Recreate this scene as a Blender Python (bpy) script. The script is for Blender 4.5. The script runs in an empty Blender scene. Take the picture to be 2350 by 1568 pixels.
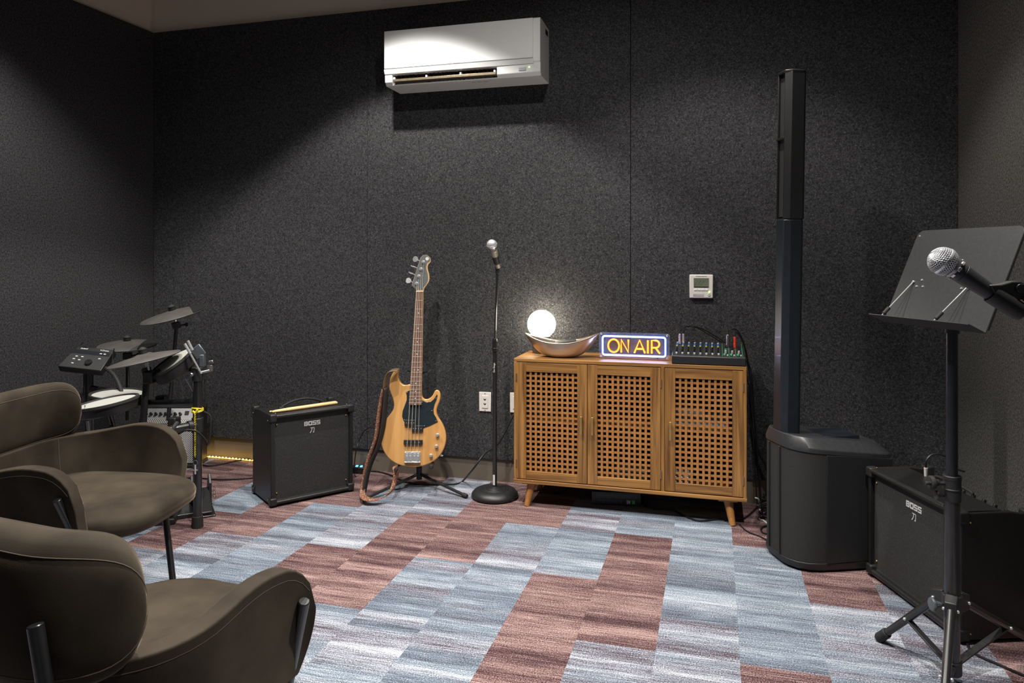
import bpy, bmesh, math, random
from mathutils import Vector, Matrix, Euler
random.seed(7)
C = bpy.context.scene.collection
PI = math.pi
# ------------------------------------------------------------------ camera geometry
YAW = math.atan(465/1650.0); SN, CS = math.sin(YAW), math.cos(YAW); H = 1.28; FPX = 1650.0
RV = Vector((CS, SN, 0)); FV = Vector((-SN, CS, 0)); UP = Vector((0, 0, 1))
def at(u, v, d):                     # a measured point of the room at distance d (metres) into it
    return FV*d + RV*((u-1175)/FPX*d) + UP*(H-(v-597)/FPX*d)
def fl(u, v, z=0.0):
    return at(u, v, (H-z)*FPX/(v-597))
scn = bpy.context.scene
cam_d = bpy.data.cameras.new('camera'); cam = bpy.data.objects.new('camera', cam_d); C.objects.link(cam)
cam.location = (0, 0, H); cam.rotation_euler = (PI/2, 0, YAW)
cam_d.sensor_width = 36; cam_d.lens = 36*FPX/2350; cam_d.shift_y = -(784-597)/2350; cam_d.clip_start = 0.02
scn.camera = cam
scn.view_settings.view_transform = 'Standard'; scn.view_settings.look = 'None'
scn.view_settings.gamma = 1; scn.view_settings.use_curve_mapping = False; scn.view_settings.exposure = 0.18

# ------------------------------------------------------------------ materials
def new_mat(name):
    m = bpy.data.materials.new(name); m.use_nodes = True
    nt = m.node_tree; b = nt.nodes['Principled BSDF']; return m, nt, b
def N(nt, t, **kw):
    n = nt.nodes.new(t)
    for k, v in kw.items():
        if k.startswith('i_'): n.inputs[k[2:].replace('_', ' ')].default_value = v
        else: setattr(n, k, v)
    return n
def mat(name, col, rough=.5, metal=0., var=.12, scale=40., bump=0., bscale=None, spec=.5, coat=0., sheen=0., emit=None, es=0., trans=0., alpha=1.):
    m, nt, b = new_mat(name); L = nt.links
    tc = N(nt, 'ShaderNodeTexCoord'); nz = N(nt, 'ShaderNodeTexNoise'); nz.inputs['Scale'].default_value = scale; nz.inputs['Detail'].default_value = 4
    L.new(tc.outputs['Object'], nz.inputs['Vector'])
    r = N(nt, 'ShaderNodeValToRGB'); r.color_ramp.elements[0].position = .3; r.color_ramp.elements[1].position = .7
    r.color_ramp.elements[0].color = tuple(c*(1-var) for c in col)+(1,); r.color_ramp.elements[1].color = tuple(min(1, c*(1+var)) for c in col)+(1,)
    L.new(nz.outputs['Fac'], r.inputs[0]); L.new(r.outputs[0], b.inputs['Base Color'])
    b.inputs['Roughness'].default_value = rough; b.inputs['Metallic'].default_value = metal
    b.inputs['Specular IOR Level'].default_value = spec; b.inputs['Coat Weight'].default_value = coat
    b.inputs['Sheen Weight'].default_value = sheen
    if trans: b.inputs['Transmission Weight'].default_value = trans
    if emit: b.inputs['Emission Color'].default_value = tuple(emit)+(1,); b.inputs['Emission Strength'].default_value = es
    if bump:
        n2 = N(nt, 'ShaderNodeTexNoise'); n2.inputs['Scale'].default_value = bscale or scale*4; n2.inputs['Detail'].default_value = 3
        L.new(tc.outputs['Object'], n2.inputs['Vector'])
        bp = N(nt, 'ShaderNodeBump'); bp.inputs['Strength'].default_value = bump; bp.inputs['Distance'].default_value = .002
        L.new(n2.outputs['Fac'], bp.inputs['Height']); L.new(bp.outputs[0], b.inputs['Normal'])
    return m
def felt_mat(name, dark, light, fleck):
    m, nt, b = new_mat(name); L = nt.links
    tc = N(nt, 'ShaderNodeTexCoord'); n1 = N(nt, 'ShaderNodeTexNoise'); n1.inputs['Scale'].default_value = 105; n1.inputs['Detail'].default_value = 6; n1.inputs['Roughness'].default_value = .78
    n2 = N(nt, 'ShaderNodeTexNoise'); n2.inputs['Scale'].default_value = 210; n2.inputs['Detail'].default_value = 2
    n3 = N(nt, 'ShaderNodeTexNoise'); n3.inputs['Scale'].default_value = 3; n3.inputs['Detail'].default_value = 2
    for n in (n1, n2, n3): L.new(tc.outputs['Object'], n.inputs['Vector'])
    r = N(nt, 'ShaderNodeValToRGB'); e = r.color_ramp.elements
    e[0].position = .36; e[0].color = dark+(1,); e[1].position = .68; e[1].color = light+(1,)
    L.new(n1.outputs['Fac'], r.inputs[0])
    r2 = N(nt, 'ShaderNodeValToRGB'); r2.color_ramp.elements[0].position = .63; r2.color_ramp.elements[0].color = (0, 0, 0, 1); r2.color_ramp.elements[1].position = .76; r2.color_ramp.elements[1].color = (1, 1, 1, 1)
    L.new(n2.outputs['Fac'], r2.inputs[0])
    mx = N(nt, 'ShaderNodeMix', data_type='RGBA'); L.new(r2.outputs[0], mx.inputs[0]); L.new(r.outputs[0], mx.inputs[6]); mx.inputs[7].default_value = fleck+(1,)
    L.new(mx.outputs[2], b.inputs['Base Color']); b.inputs['Roughness'].default_value = .95; b.inputs['Specular IOR Level'].default_value = .15
    bp = N(nt, 'ShaderNodeBump'); bp.inputs['Strength'].default_value = .35; bp.inputs['Distance'].default_value = .003
    L.new(n1.outputs['Fac'], bp.inputs['Height']); L.new(bp.outputs[0], b.inputs['Normal'])
    return m
def wood_mat(name, dark, light, axis='Z', sc=1.0, rough=.42, coat=.15):
    m, nt, b = new_mat(name); L = nt.links
    tc = N(nt, 'ShaderNodeTexCoord'); mp = N(nt, 'ShaderNodeMapping')
    st = {'X': (2.4, 55, 55), 'Z': (55, 55, 2.4), 'Y': (55, 2.4, 55)}[axis]
    mp.inputs['Scale'].default_value = tuple(s*sc for s in st)
    oi = N(nt, 'ShaderNodeObjectInfo')
    mu = N(nt, 'ShaderNodeVectorMath', operation='SCALE'); mu.inputs[0].default_value = (13, 7, 5); L.new(oi.outputs['Random'], mu.inputs['Scale'])
    L.new(tc.outputs['Object'], mp.inputs['Vector']); L.new(mu.outputs[0], mp.inputs['Location'])
    n1 = N(nt, 'ShaderNodeTexNoise'); n1.inputs['Scale'].default_value = 1; n1.inputs['Detail'].default_value = 5; n1.inputs['Distortion'].default_value = .5
    L.new(mp.outputs[0], n1.inputs['Vector'])
    r = N(nt, 'ShaderNodeValToRGB'); e = r.color_ramp.elements
    e[0].position = .3; e[0].color = dark+(1,); e[1].position = .68; e[1].color = light+(1,)
    L.new(n1.outputs['Fac'], r.inputs[0]); L.new(r.outputs[0], b.inputs['Base Color'])
    b.inputs['Roughness'].default_value = rough; b.inputs['Coat Weight'].default_value = coat
    bp = N(nt, 'ShaderNodeBump'); bp.inputs['Strength'].default_value = .08; L.new(n1.outputs['Fac'], bp.inputs['Height']); L.new(bp.outputs[0], b.inputs['Normal'])
    return m
def emis(name, col, s):
    m, nt, b = new_mat(name)
    b.inputs['Base Color'].default_value = tuple(min(1, c) for c in col)+(1,)
    b.inputs['Emission Color'].default_value = tuple(col)+(1,); b.inputs['Emission Strength'].default_value = s
    return m
def velvet_mat():
    m, nt, b = new_mat('velvet'); L = nt.links
    tc = N(nt, 'ShaderNodeTexCoord'); n1 = N(nt, 'ShaderNodeTexNoise'); n1.inputs['Scale'].default_value = 7; n1.inputs['Detail'].default_value = 4
    L.new(tc.outputs['Object'], n1.inputs['Vector'])
    r = N(nt, 'ShaderNodeValToRGB'); e = r.color_ramp.elements
    e[0].position = .35; e[0].color = (.022, .016, .0115, 1); e[1].position = .68; e[1].color = (.047, .037, .026, 1)
    L.new(n1.outputs['Fac'], r.inputs[0]); L.new(r.outputs[0], b.inputs['Base Color'])
    b.inputs['Roughness'].default_value = .85; b.inputs['Specular IOR Level'].default_value = .15
    b.inputs['Sheen Weight'].default_value = .7; b.inputs['Sheen Roughness'].default_value = .32; b.inputs['Sheen Tint'].default_value = (.62, .50, .36, 1)
    n2 = N(nt, 'ShaderNodeTexNoise'); n2.inputs['Scale'].default_value = 500; L.new(tc.outputs['Object'], n2.inputs['Vector'])
    bp = N(nt, 'ShaderNodeBump'); bp.inputs['Strength'].default_value = .15; bp.inputs['Distance'].default_value = .001; L.new(n2.outputs['Fac'], bp.inputs['Height']); L.new(bp.outputs[0], b.inputs['Normal'])
    return m
def carpet_mat():
    m, nt, b = new_mat('carpet'); L = nt.links
    tc = N(nt, 'ShaderNodeTexCoord')
    kind = N(nt, 'ShaderNodeAttribute', attribute_name='tile_kind'); rnd = N(nt, 'ShaderNodeAttribute', attribute_name='tile_random')
    off = N(nt, 'ShaderNodeVectorMath', operation='SCALE'); off.inputs[0].default_value = (31., 57., 0); L.new(rnd.outputs['Fac'], off.inputs['Scale'])
    def noise(scale, sx, sy, det, o=True, rough=.55):
        mp = N(nt, 'ShaderNodeMapping'); mp.inputs['Scale'].default_value = (sx, sy, 1)
        L.new(tc.outputs['Object'], mp.inputs['Vector'])
        if o: L.new(off.outputs[0], mp.inputs['Location'])
        n = N(nt, 'ShaderNodeTexNoise'); n.inputs['Scale'].default_value = scale; n.inputs['Detail'].default_value = det; n.inputs['Roughness'].default_value = rough
        L.new(mp.outputs[0], n.inputs['Vector']); return n.outputs['Fac']
    def math_(op, a, b_, c=None):
        n = N(nt, 'ShaderNodeMath', operation=op)
        for i, x in enumerate((a, b_, c)):
            if x is None: continue
            if isinstance(x, (int, float)): n.inputs[i].default_value = x
            else: L.new(x, n.inputs[i])
        return n.outputs[0]
    band = noise(1, .6, 12, 2)                      # broad bands across each plank
    line = noise(1, 7, 190, 3, rough=.7)            # yarn rows
    grain = noise(1, 210, 330, 2, False)
    v = math_('MULTIPLY_ADD', band, .95, math_('MULTIPLY_ADD', line, 1.05, math_('MULTIPLY', grain, 1.45)))
    v = math_('SUBTRACT', v, 1.225)
    def ramp(stops, inp):
        r = N(nt, 'ShaderNodeValToRGB'); e = r.color_ramp.elements
        while len(e) < len(stops): e.new(.5)
        for i, (p, c) in enumerate(stops): e[i].position = p; e[i].color = c+(1,)
        L.new(inp, r.inputs[0]); return r.outputs[0]
    mauve = ramp([(.24, (.034, .018, .021)), (.43, (.090, .048, .052)), (.57, (.185, .115, .111)), (.80, (.40, .275, .25))], v)
    blue = ramp([(.16, (.045, .034, .044)), (.33, (.083, .098, .128)), (.52, (.148, .183, .230)), (.68, (.25, .295, .35)), (.88, (.46, .49, .53))], v)
    mix = ramp([(.18, (.045, .026, .034)), (.36, (.100, .075, .090)), (.48, (.165, .178, .222)), (.62, (.285, .30, .345)), (.84, (.54, .55, .59))], v)
    b2 = noise(1, .5, 7, 2); fm = N(nt, 'ShaderNodeMath', operation='MULTIPLY_ADD', use_clamp=True); L.new(b2, fm.inputs[0]); fm.inputs[1].default_value = 6.0
    L.new(math_('MULTIPLY_ADD', kind.outputs['Fac'], .9, -3.95), fm.inputs[2])
    ka = math_('GREATER_THAN', kind.outputs['Fac'], .5); kb = math_('GREATER_THAN', kind.outputs['Fac'], 1.5)
    m1 = N(nt, 'ShaderNodeMix', data_type='RGBA'); L.new(ka, m1.inputs[0]); L.new(mauve, m1.inputs[6]); L.new(blue, m1.inputs[7])
    m2 = N(nt, 'ShaderNodeMix', data_type='RGBA'); L.new(math_('MULTIPLY', fm.outputs[0], ka), m2.inputs[0]); L.new(m1.outputs[2], m2.inputs[6]); L.new(mix, m2.inputs[7])
    L.new(m2.outputs[2], b.inputs['Base Color']); b.inputs['Roughness'].default_value = .95; b.inputs['Specular IOR Level'].default_value = .1
    bp = N(nt, 'ShaderNodeBump'); bp.inputs['Strength'].default_value = .4; bp.inputs['Distance'].default_value = .002; L.new(line, bp.inputs['Height']); L.new(bp.outputs[0], b.inputs['Normal'])
    return m
def grille_mat(name, a, b_, sx, rough=.8):
    m, nt, b = new_mat(name); L = nt.links
    tc = N(nt, 'ShaderNodeTexCoord'); mp = N(nt, 'ShaderNodeMapping'); mp.inputs['Rotation'].default_value = (0, PI/4, 0)
    L.new(tc.outputs['Object'], mp.inputs['Vector'])
    ck = N(nt, 'ShaderNodeTexChecker'); ck.inputs['Scale'].default_value = sx; L.new(mp.outputs[0], ck.inputs['Vector'])
    ck.inputs['Color1'].default_value = a+(1,); ck.inputs['Color2'].default_value = b_+(1,)
    nz = N(nt, 'ShaderNodeTexNoise'); nz.inputs['Scale'].default_value = 420; nz.inputs['Detail'].default_value = 2; L.new(tc.outputs['Object'], nz.inputs['Vector'])
    r = N(nt, 'ShaderNodeValToRGB'); r.color_ramp.elements[0].position = .62; r.color_ramp.elements[1].position = .75
    L.new(nz.outputs['Fac'], r.inputs[0])
    mx = N(nt, 'ShaderNodeMix', data_type='RGBA'); L.new(r.outputs[0], mx.inputs[0]); L.new(ck.outputs['Color'], mx.inputs[6]); mx.inputs[7].default_value = (.12, .12, .12, 1)
    L.new(mx.outputs[2], b.inputs['Base Color']); b.inputs['Roughness'].default_value = rough
    return m

M = dict(
 felt=felt_mat('charcoal_felt', (.011, .0112, .0125), (.072, .072, .076), (.17, .17, .175)),
 felt_r=felt_mat('grey_felt', (.020, .0195, .0185), (.135, .130, .124), (.27, .26, .25)),
 carpet=carpet_mat(), velvet=velvet_mat(),
 paint=mat('beige_paint', (.66, .58, .49), .8, var=.03, scale=2),
 base=mat('taupe_vinyl', (.135, .110, .085), .55, var=.05, scale=8),
 blackmetal=mat('black_metal', (.012, .012, .013), .28, .0, spec=.6, coat=.3),
 satin=mat('satin_black', (.014, .014, .015), .45, spec=.5),
 plastic=mat('black_plastic', (.013, .013, .014), .5, bump=.1, scale=60),
 gloss=mat('gloss_black', (.010, .013, .018), .34, spec=.5, coat=.08),
 tolex=mat('black_tolex', (.011, .011, .011), .42, bump=.6, scale=120, bscale=260),
 grille=grille_mat('grille_cloth', (.010, .010, .010), (.030, .029, .028), 420),
 chrome=mat('chrome', (.80, .81, .83), .2, .75, var=.03),
 steel=mat('brushed_steel', (.42, .42, .43), .32, 1., var=.08),
 silver=mat('silver_paint', (.42, .42, .43), .4, .3, var=.05),
 white=mat('white_plastic', (.72, .73, .73), .38, var=.02, scale=5),
 offwhite=mat('cream_plastic', (.66, .63, .58), .4, var=.02, scale=9),
 brass=mat('aged_brass', (.55, .38, .14), .32, .9, var=.1),
 rubber=mat('rubber', (.012, .012, .012), .75),
 pad=mat('cymbal_rubber', (.060, .055, .050), .62, bump=.15, scale=14, var=.18),
 paddark=mat('cymbal_rubber_dark', (.012, .012, .012), .5),
 mesh=mat('mesh_head', (.36, .36, .33), .8, var=.05, scale=60, bump=.2, bscale=900),
 walnut=wood_mat('oak_vertical', (.105, .042, .010), (.37, .180, .048), 'Z'),
 walnuth=wood_mat('oak_horizontal', (.105, .042, .010), (.37, .180, .048), 'X'),
 lattice=mat('lattice_wood', (.34, .145, .040), .5, var=.14, scale=30),
 legwood=wood_mat('leg_wood', (.28, .115, .028), (.42, .19, .05), 'Z', .8),
 bodywood=wood_mat('guitar_ash', (.47, .230, .072), (.60, .325, .115), 'Y', .5, .28, .4),
 fret=wood_mat('fretboard', (.10, .045, .032), (.22, .115, .085), 'Y', 1.0, .5, 0),
 headgrey=mat('headstock_grey', (.12, .13, .135), .35, var=.03),
 maple=mat('maple', (.60, .38, .17), .35, var=.08, scale=15),
 guard=mat('pickguard', (.016, .024, .030), .2, spec=.5, coat=.5),
 stick=mat('stick_wood', (.72, .48, .24), .45, var=.06, scale=30),
 label=mat('white_print', (.6, .6, .6), .5, var=.02),
 print_=mat('grey_print', (.13, .135, .14), .5, var=.02),
 darkin=mat('dark_slot', (.004, .004, .004), .7),
 lcd=mat('lcd', (.13, .15, .10), .2, coat=.5),
 greenled=emis('green_led', (.45, 1., .08), 4), blueled=emis('blue_led', (.05, .45, 1.), 8),
 globe=emis('globe_glass', (1., .90, .70), 24.0),
 neonw=emis('neon_white', (.45, .58, 1.), 24.), neonblue=emis('neon_blue', (.05, .17, 1.), 3.0), neono=emis('neon_yellow', (1., .42, .02), 2.6), neonb=emis('neon_orange', (1., .15, .004), 1.8),
 led=emis('fairy_led', (1., .62, .10), 26.), ledtube=emis('led_sleeve', (1., .60, .06), 1.0),
 yellow=mat('yellow_cord', (.75, .58, .02), .4, var=.05),
 red=mat('red_plastic', (.70, .05, .02), .4), blue=mat('blue_cap', (.03, .18, .55), .4), yel=mat('yellow_cap', (.6, .5, .08), .4), green=mat('green_cap', (.05, .42, .16), .4),
 greenpr=mat('green_print', (.05, .40, .16), .5), grey=mat('grey_cap', (.45, .47, .48), .4),
 cable=mat('cable', (.010, .010, .011), .4), whitecable=mat('white_cable', (.62, .62, .60), .45),
 strapb=mat('black_web', (.012, .012, .013), .8), leather=mat('brown_leather', (.11, .065, .028), .6),
 box=mat('box_card', (.020, .022, .026), .5), boxside=mat('box_card_grey', (.22, .23, .22), .6),
 boxprint=mat('box_print_dark', (.075, .08, .088), .4), boxgreen=mat('box_print_green', (.16, .75, .16), .5),
 bowl=mat('bowl_champagne', (.50, .41, .33), .30, .85, var=.06, scale=6),
 knee=mat('smoke_grey', (.07, .08, .09), .3), amber=mat('warm_metal', (.30, .24, .17), .35, .8),
 greylabel=mat('grey_label', (.40, .42, .43), .5))
def acrylic():
    m, nt, b = new_mat('clear_acrylic'); L = nt.links
    b.inputs['Base Color'].default_value = (.75, .82, 1, 1); b.inputs['Specular IOR Level'].default_value = .25; b.inputs['Alpha'].default_value = .06
    tc = N(nt, 'ShaderNodeTexCoord'); nz = N(nt, 'ShaderNodeTexNoise'); nz.inputs['Scale'].default_value = 30; L.new(tc.outputs['Object'], nz.inputs['Vector'])
    mr = N(nt, 'ShaderNodeMapRange'); mr.inputs['To Min'].default_value = .25; mr.inputs['To Max'].default_value = .35; L.new(nz.outputs['Fac'], mr.inputs['Value']); L.new(mr.outputs[0], b.inputs['Roughness'])
    return m
M['acrylic'] = acrylic()
M['champagne'] = mat('champagne_metal', (.42, .39, .31), .35, .5)
M['fretwire'] = mat('fret_wire', (.55, .50, .42), .4, .3)
def strap_mat():
    m, nt, b = new_mat('woven_strap'); L = nt.links
    uv = N(nt, 'ShaderNodeTexCoord'); n = N(nt, 'ShaderNodeTexVoronoi'); n.inputs['Scale'].default_value = 170
    L.new(uv.outputs['Object'], n.inputs['Vector'])
    r = N(nt, 'ShaderNodeValToRGB'); e = r.color_ramp.elements; r.color_ramp.interpolation = 'CONSTANT'
    e[0].color = (.30, .055, .022, 1); e[1].position = .42; e[1].color = (.10, .03, .015, 1); x = e.new(.62); x.color = (.34, .27, .18, 1)
    L.new(n.outputs['Distance'], r.inputs[0]); L.new(r.outputs[0], b.inputs['Base Color']); b.inputs['Roughness'].default_value = .85
    return m
M['strap'] = strap_mat()
def perf_mat():
    m, nt, b = new_mat('perforated_metal'); L = nt.links
    tc = N(nt, 'ShaderNodeTexCoord'); mp = N(nt, 'ShaderNodeMapping'); mp.inputs['Rotation'].default_value = (0, PI/4, 0); mp.inputs['Scale'].default_value = (1, 0, 1)
    v = N(nt, 'ShaderNodeTexVoronoi'); v.inputs['Scale'].default_value = 110; v.inputs['Randomness'].default_value = 0
    L.new(tc.outputs['Object'], mp.inputs['Vector']); L.new(mp.outputs[0], v.inputs['Vector'])
    r = N(nt, 'ShaderNodeValToRGB'); r.color_ramp.interpolation = 'CONSTANT'; e = r.color_ramp.elements
    e[0].color = (.01, .01, .01, 1); e[1].position = .36; e[1].color = (.62, .61, .60, 1)
    L.new(v.outputs['Distance'], r.inputs[0]); L.new(r.outputs[0], b.inputs['Base Color']); b.inputs['Roughness'].default_value = .45
    return m
M['perf'] = perf_mat()
def micmesh_mat():
    m, nt, b = new_mat('mic_mesh'); L = nt.links
    b.inputs['Metallic'].default_value = .55; b.inputs['Roughness'].default_value = .32; b.inputs['Base Color'].default_value = (.80, .81, .84, 1)
    return m
M['micmesh'] = micmesh_mat()

# ------------------------------------------------------------------ mesh helpers
class MB:
    def __init__(s): s.bm = bmesh.new()
    def add(s, verts, faces, mtx=None):
        vs = [s.bm.verts.new((mtx @ Vector(v)) if mtx else Vector(v)) for v in verts]
        for f in faces:
            try: s.bm.faces.new([vs[i] for i in f])
            except ValueError: pass
        return s
    def box(s, x0, x1, y0, y1, z0, z1, mtx=None):
        v = [(x, y, z) for x in (x0, x1) for y in (y0, y1) for z in (z0, z1)]
        return s.add(v, [(0, 1, 3, 2), (4, 6, 7, 5), (0, 4, 5, 1), (2, 3, 7, 6), (0, 2, 6, 4), (1, 5, 7, 3)], mtx)
    def cbox(s, c, size, rot=None):
        m = Matrix.Translation(Vector(c)) @ (rot.to_4x4() if rot else Matrix())
        a, b, d = (q/2 for q in size); return s.box(-a, a, -b, b, -d, d, m)
    def lathe(s, prof, seg=32, mtx=None, close=False):
        V = []; F = []; n = len(prof)
        for i in range(seg):
            a = 2*PI*i/seg
            for r, z in prof: V.append((r*math.cos(a), r*math.sin(a), z))
        for i in range(seg):
            j = (i+1) % seg
            for k in range(n-1): F.append((i*n+k, j*n+k, j*n+k+1, i*n+k+1))
        s.add(V, F, mtx)
        if not close:
            for k, (r, z) in ((0, prof[0]), (n-1, prof[-1])):
                if r > 1e-5:
                    vs = [(r*math.cos(2*PI*i/seg), r*math.sin(2*PI*i/seg), z) for i in range(seg)]
                    s.add(vs, [tuple(range(seg)) if k else tuple(reversed(range(seg)))], mtx)
        return s
    def cyl(s, p0, p1, r0, r1=None, seg=16):
        p0, p1 = Vector(p0), Vector(p1); d = p1-p0
        m = Matrix.Translation(p0) @ d.to_track_quat('Z', 'Y').to_matrix().to_4x4()
        return s.lathe([(r0, 0), (r0 if r1 is None else r1, d.length)], seg, m)
    def tube(s, pts, r, seg=8, smooth=True, sub=5):
        P = [Vector(p) for p in pts]
        if smooth and len(P) > 2:
            Q = []
            for i in range(len(P)-1):
                a, b, c, d = P[max(i-1, 0)], P[i], P[i+1], P[min(i+2, len(P)-1)]
                for k in range(sub):
                    t = k/sub
                    Q.append(.5*((2*b)+(c-a)*t+(2*a-5*b+4*c-d)*t*t+(3*b-a-3*c+d)*t**3))
            Q.append(P[-1]); P = Q
        n = len(P); V = []; F = []; prev = None
        for i in range(n):
            t = (P[min(i+1, n-1)]-P[max(i-1, 0)]).normalized()
            if prev is None:
                u = t.orthogonal().normalized()
            else:
                u = (prev-t*prev.dot(t)); u = u.normalized() if u.length > 1e-6 else t.orthogonal().normalized()
            prev = u; w = t.cross(u)
            for k in range(seg):
                a = 2*PI*k/seg; V.append(P[i]+(u*math.cos(a)+w*math.sin(a))*r)
        for i in range(n-1):
            for k in range(seg):
                F.append((i*seg+k, i*seg+(k+1) % seg, (i+1)*seg+(k+1) % seg, (i+1)*seg+k))
        F.append(tuple(reversed(range(seg)))); F.append(tuple((n-1)*seg+k for k in range(seg)))
        return s.add(V, F)
    def prism(s, outline, z0, z1, mtx=None):
        n = len(outline)
        V = [(x, y, z0) for x, y in outline]+[(x, y, z1) for x, y in outline]
        F = [tuple(reversed(range(n))), tuple(range(n, 2*n))]+[(i, (i+1) % n, n+(i+1) % n, n+i) for i in range(n)]
        return s.add(V, F, mtx)
    def sphere(s, c, r, seg=24, rings=14, sc=(1, 1, 1)):
        pr = [(r*math.sin(PI*k/rings), -r*math.cos(PI*k/rings)) for k in range(rings+1)]
        m = Matrix.Translation(Vector(c)) @ Matrix.Diagonal((sc[0], sc[1], sc[2], 1))
        return s.lathe(pr, seg, m, True)
    def grid(s, P, closed=False):      # P[i][j]
        n, m = len(P), len(P[0]); V = [q for row in P for q in row]
        F = [(i*m+j, i*m+j+1, (i+1)*m+j+1, (i+1)*m+j) for i in range(n-1) for j in range(m-1)]
        return s.add(V, F)
    def build(s, name, material, parent=None, bevel=0, seg=2, angle=35, sub=0, flat=False, solid=0, split=False):
        bmesh.ops.remove_doubles(s.bm, verts=s.bm.verts, dist=1e-5)
        if split:                          # one object for every separate piece
            seen = set(); out = []; s.bm.verts.index_update()
            for v0 in s.bm.verts:
                if v0.index in seen: continue
                st = [v0]; isl = []; seen.add(v0.index)
                while st:
                    v = st.pop(); isl.append(v)
                    for e in v.link_edges:
                        w_ = e.other_vert(v)
                        if w_.index not in seen: seen.add(w_.index); st.append(w_)
                ix = {v.index: k for k, v in enumerate(isl)}; fs = {f for v in isl for f in v.link_faces}
                q_ = MB(); q_.add([v.co.copy() for v in isl], [tuple(ix[v.index] for v in f.verts) for f in fs])
                out.append(q_.build(name, material, parent, bevel, seg, angle, sub, flat, solid))
            s.bm.free(); return out[0]
        bmesh.ops.recalc_face_normals(s.bm, faces=s.bm.faces)
        me = bpy.data.meshes.new(name); s.bm.to_mesh(me); s.bm.free()
        o = bpy.data.objects.new(name, me); C.objects.link(o)
        me.materials.append(M[material] if isinstance(material, str) else material)
        if not flat:
            for p in me.polygons: p.use_smooth = True
            if not sub: me.set_sharp_from_angle(angle=math.radians(angle))
        if parent: o.parent = parent
        if solid:
            md = o.modifiers.new('Solidify', 'SOLIDIFY'); md.thickness = solid; md.offset = 0
        if bevel:
            md = o.modifiers.new('Bevel', 'BEVEL'); md.width = bevel; md.segments = seg; md.limit_method = 'ANGLE'; md.angle_limit = math.radians(40)
            md.harden_normals = False
        if sub:
            md = o.modifiers.new('Subdivision', 'SUBSURF'); md.levels = sub; md.render_levels = sub
        return o
def tag(o, label=None, cat=None, group=None, kind=None):
    if label: o['label'] = label
    if cat: o['category'] = cat
    if group: o['group'] = group
    if kind: o['kind'] = kind
    return o
def thing(name, label, cat, loc=(0, 0, 0), rz=0, group=None, mtx=None):
    o = bpy.data.objects.new(name, None); C.objects.link(o); o.empty_display_size = .05
    if mtx is not None: o.matrix_world = mtx
    else: o.location = loc; o.rotation_euler = (0, 0, rz)
    return tag(o, label, cat, group)
def structure(mb, name, material, **kw):
    return tag(mb.build(name, material, **kw), kind='structure')
def text(body, size, material, parent, mtx, name='lettering', extrude=.0004, bold=0., sx=1.0, align='CENTER'):
    cu = bpy.data.curves.new(name, 'FONT'); cu.body = body; cu.size = size; cu.extrude = extrude; cu.offset = bold
    cu.align_x = align; cu.align_y = 'CENTER'; cu.resolution_u = 3
    t = bpy.data.objects.new(name, cu); C.objects.link(t)
    bpy.context.view_layer.update()
    me = bpy.data.meshes.new_from_object(t.evaluated_get(bpy.context.evaluated_depsgraph_get()))
    bpy.data.objects.remove(t); bpy.data.curves.remove(cu)
    o = bpy.data.objects.new(name, me); C.objects.link(o); me.materials.clear(); me.materials.append(M[material])
    me.transform(mtx @ Matrix.Diagonal((sx, 1, 1, 1)))
    o.parent = parent
    return o
def frame(o, x, y):                    # 4x4 from origin and two axes
    x = Vector(x).normalized(); y = Vector(y); y = (y-x*y.dot(x)).normalized(); z = x.cross(y)
    m = Matrix((x, y, z)).transposed().to_4x4(); m.translation = Vector(o); return m
XZ = Matrix.Rotation(PI/2, 4, 'X')     # text laid in XY -> stands in XZ facing -Y
YW = 3.965; XL = -3.60; XR = 1.143; ZC = 3.25

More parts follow.
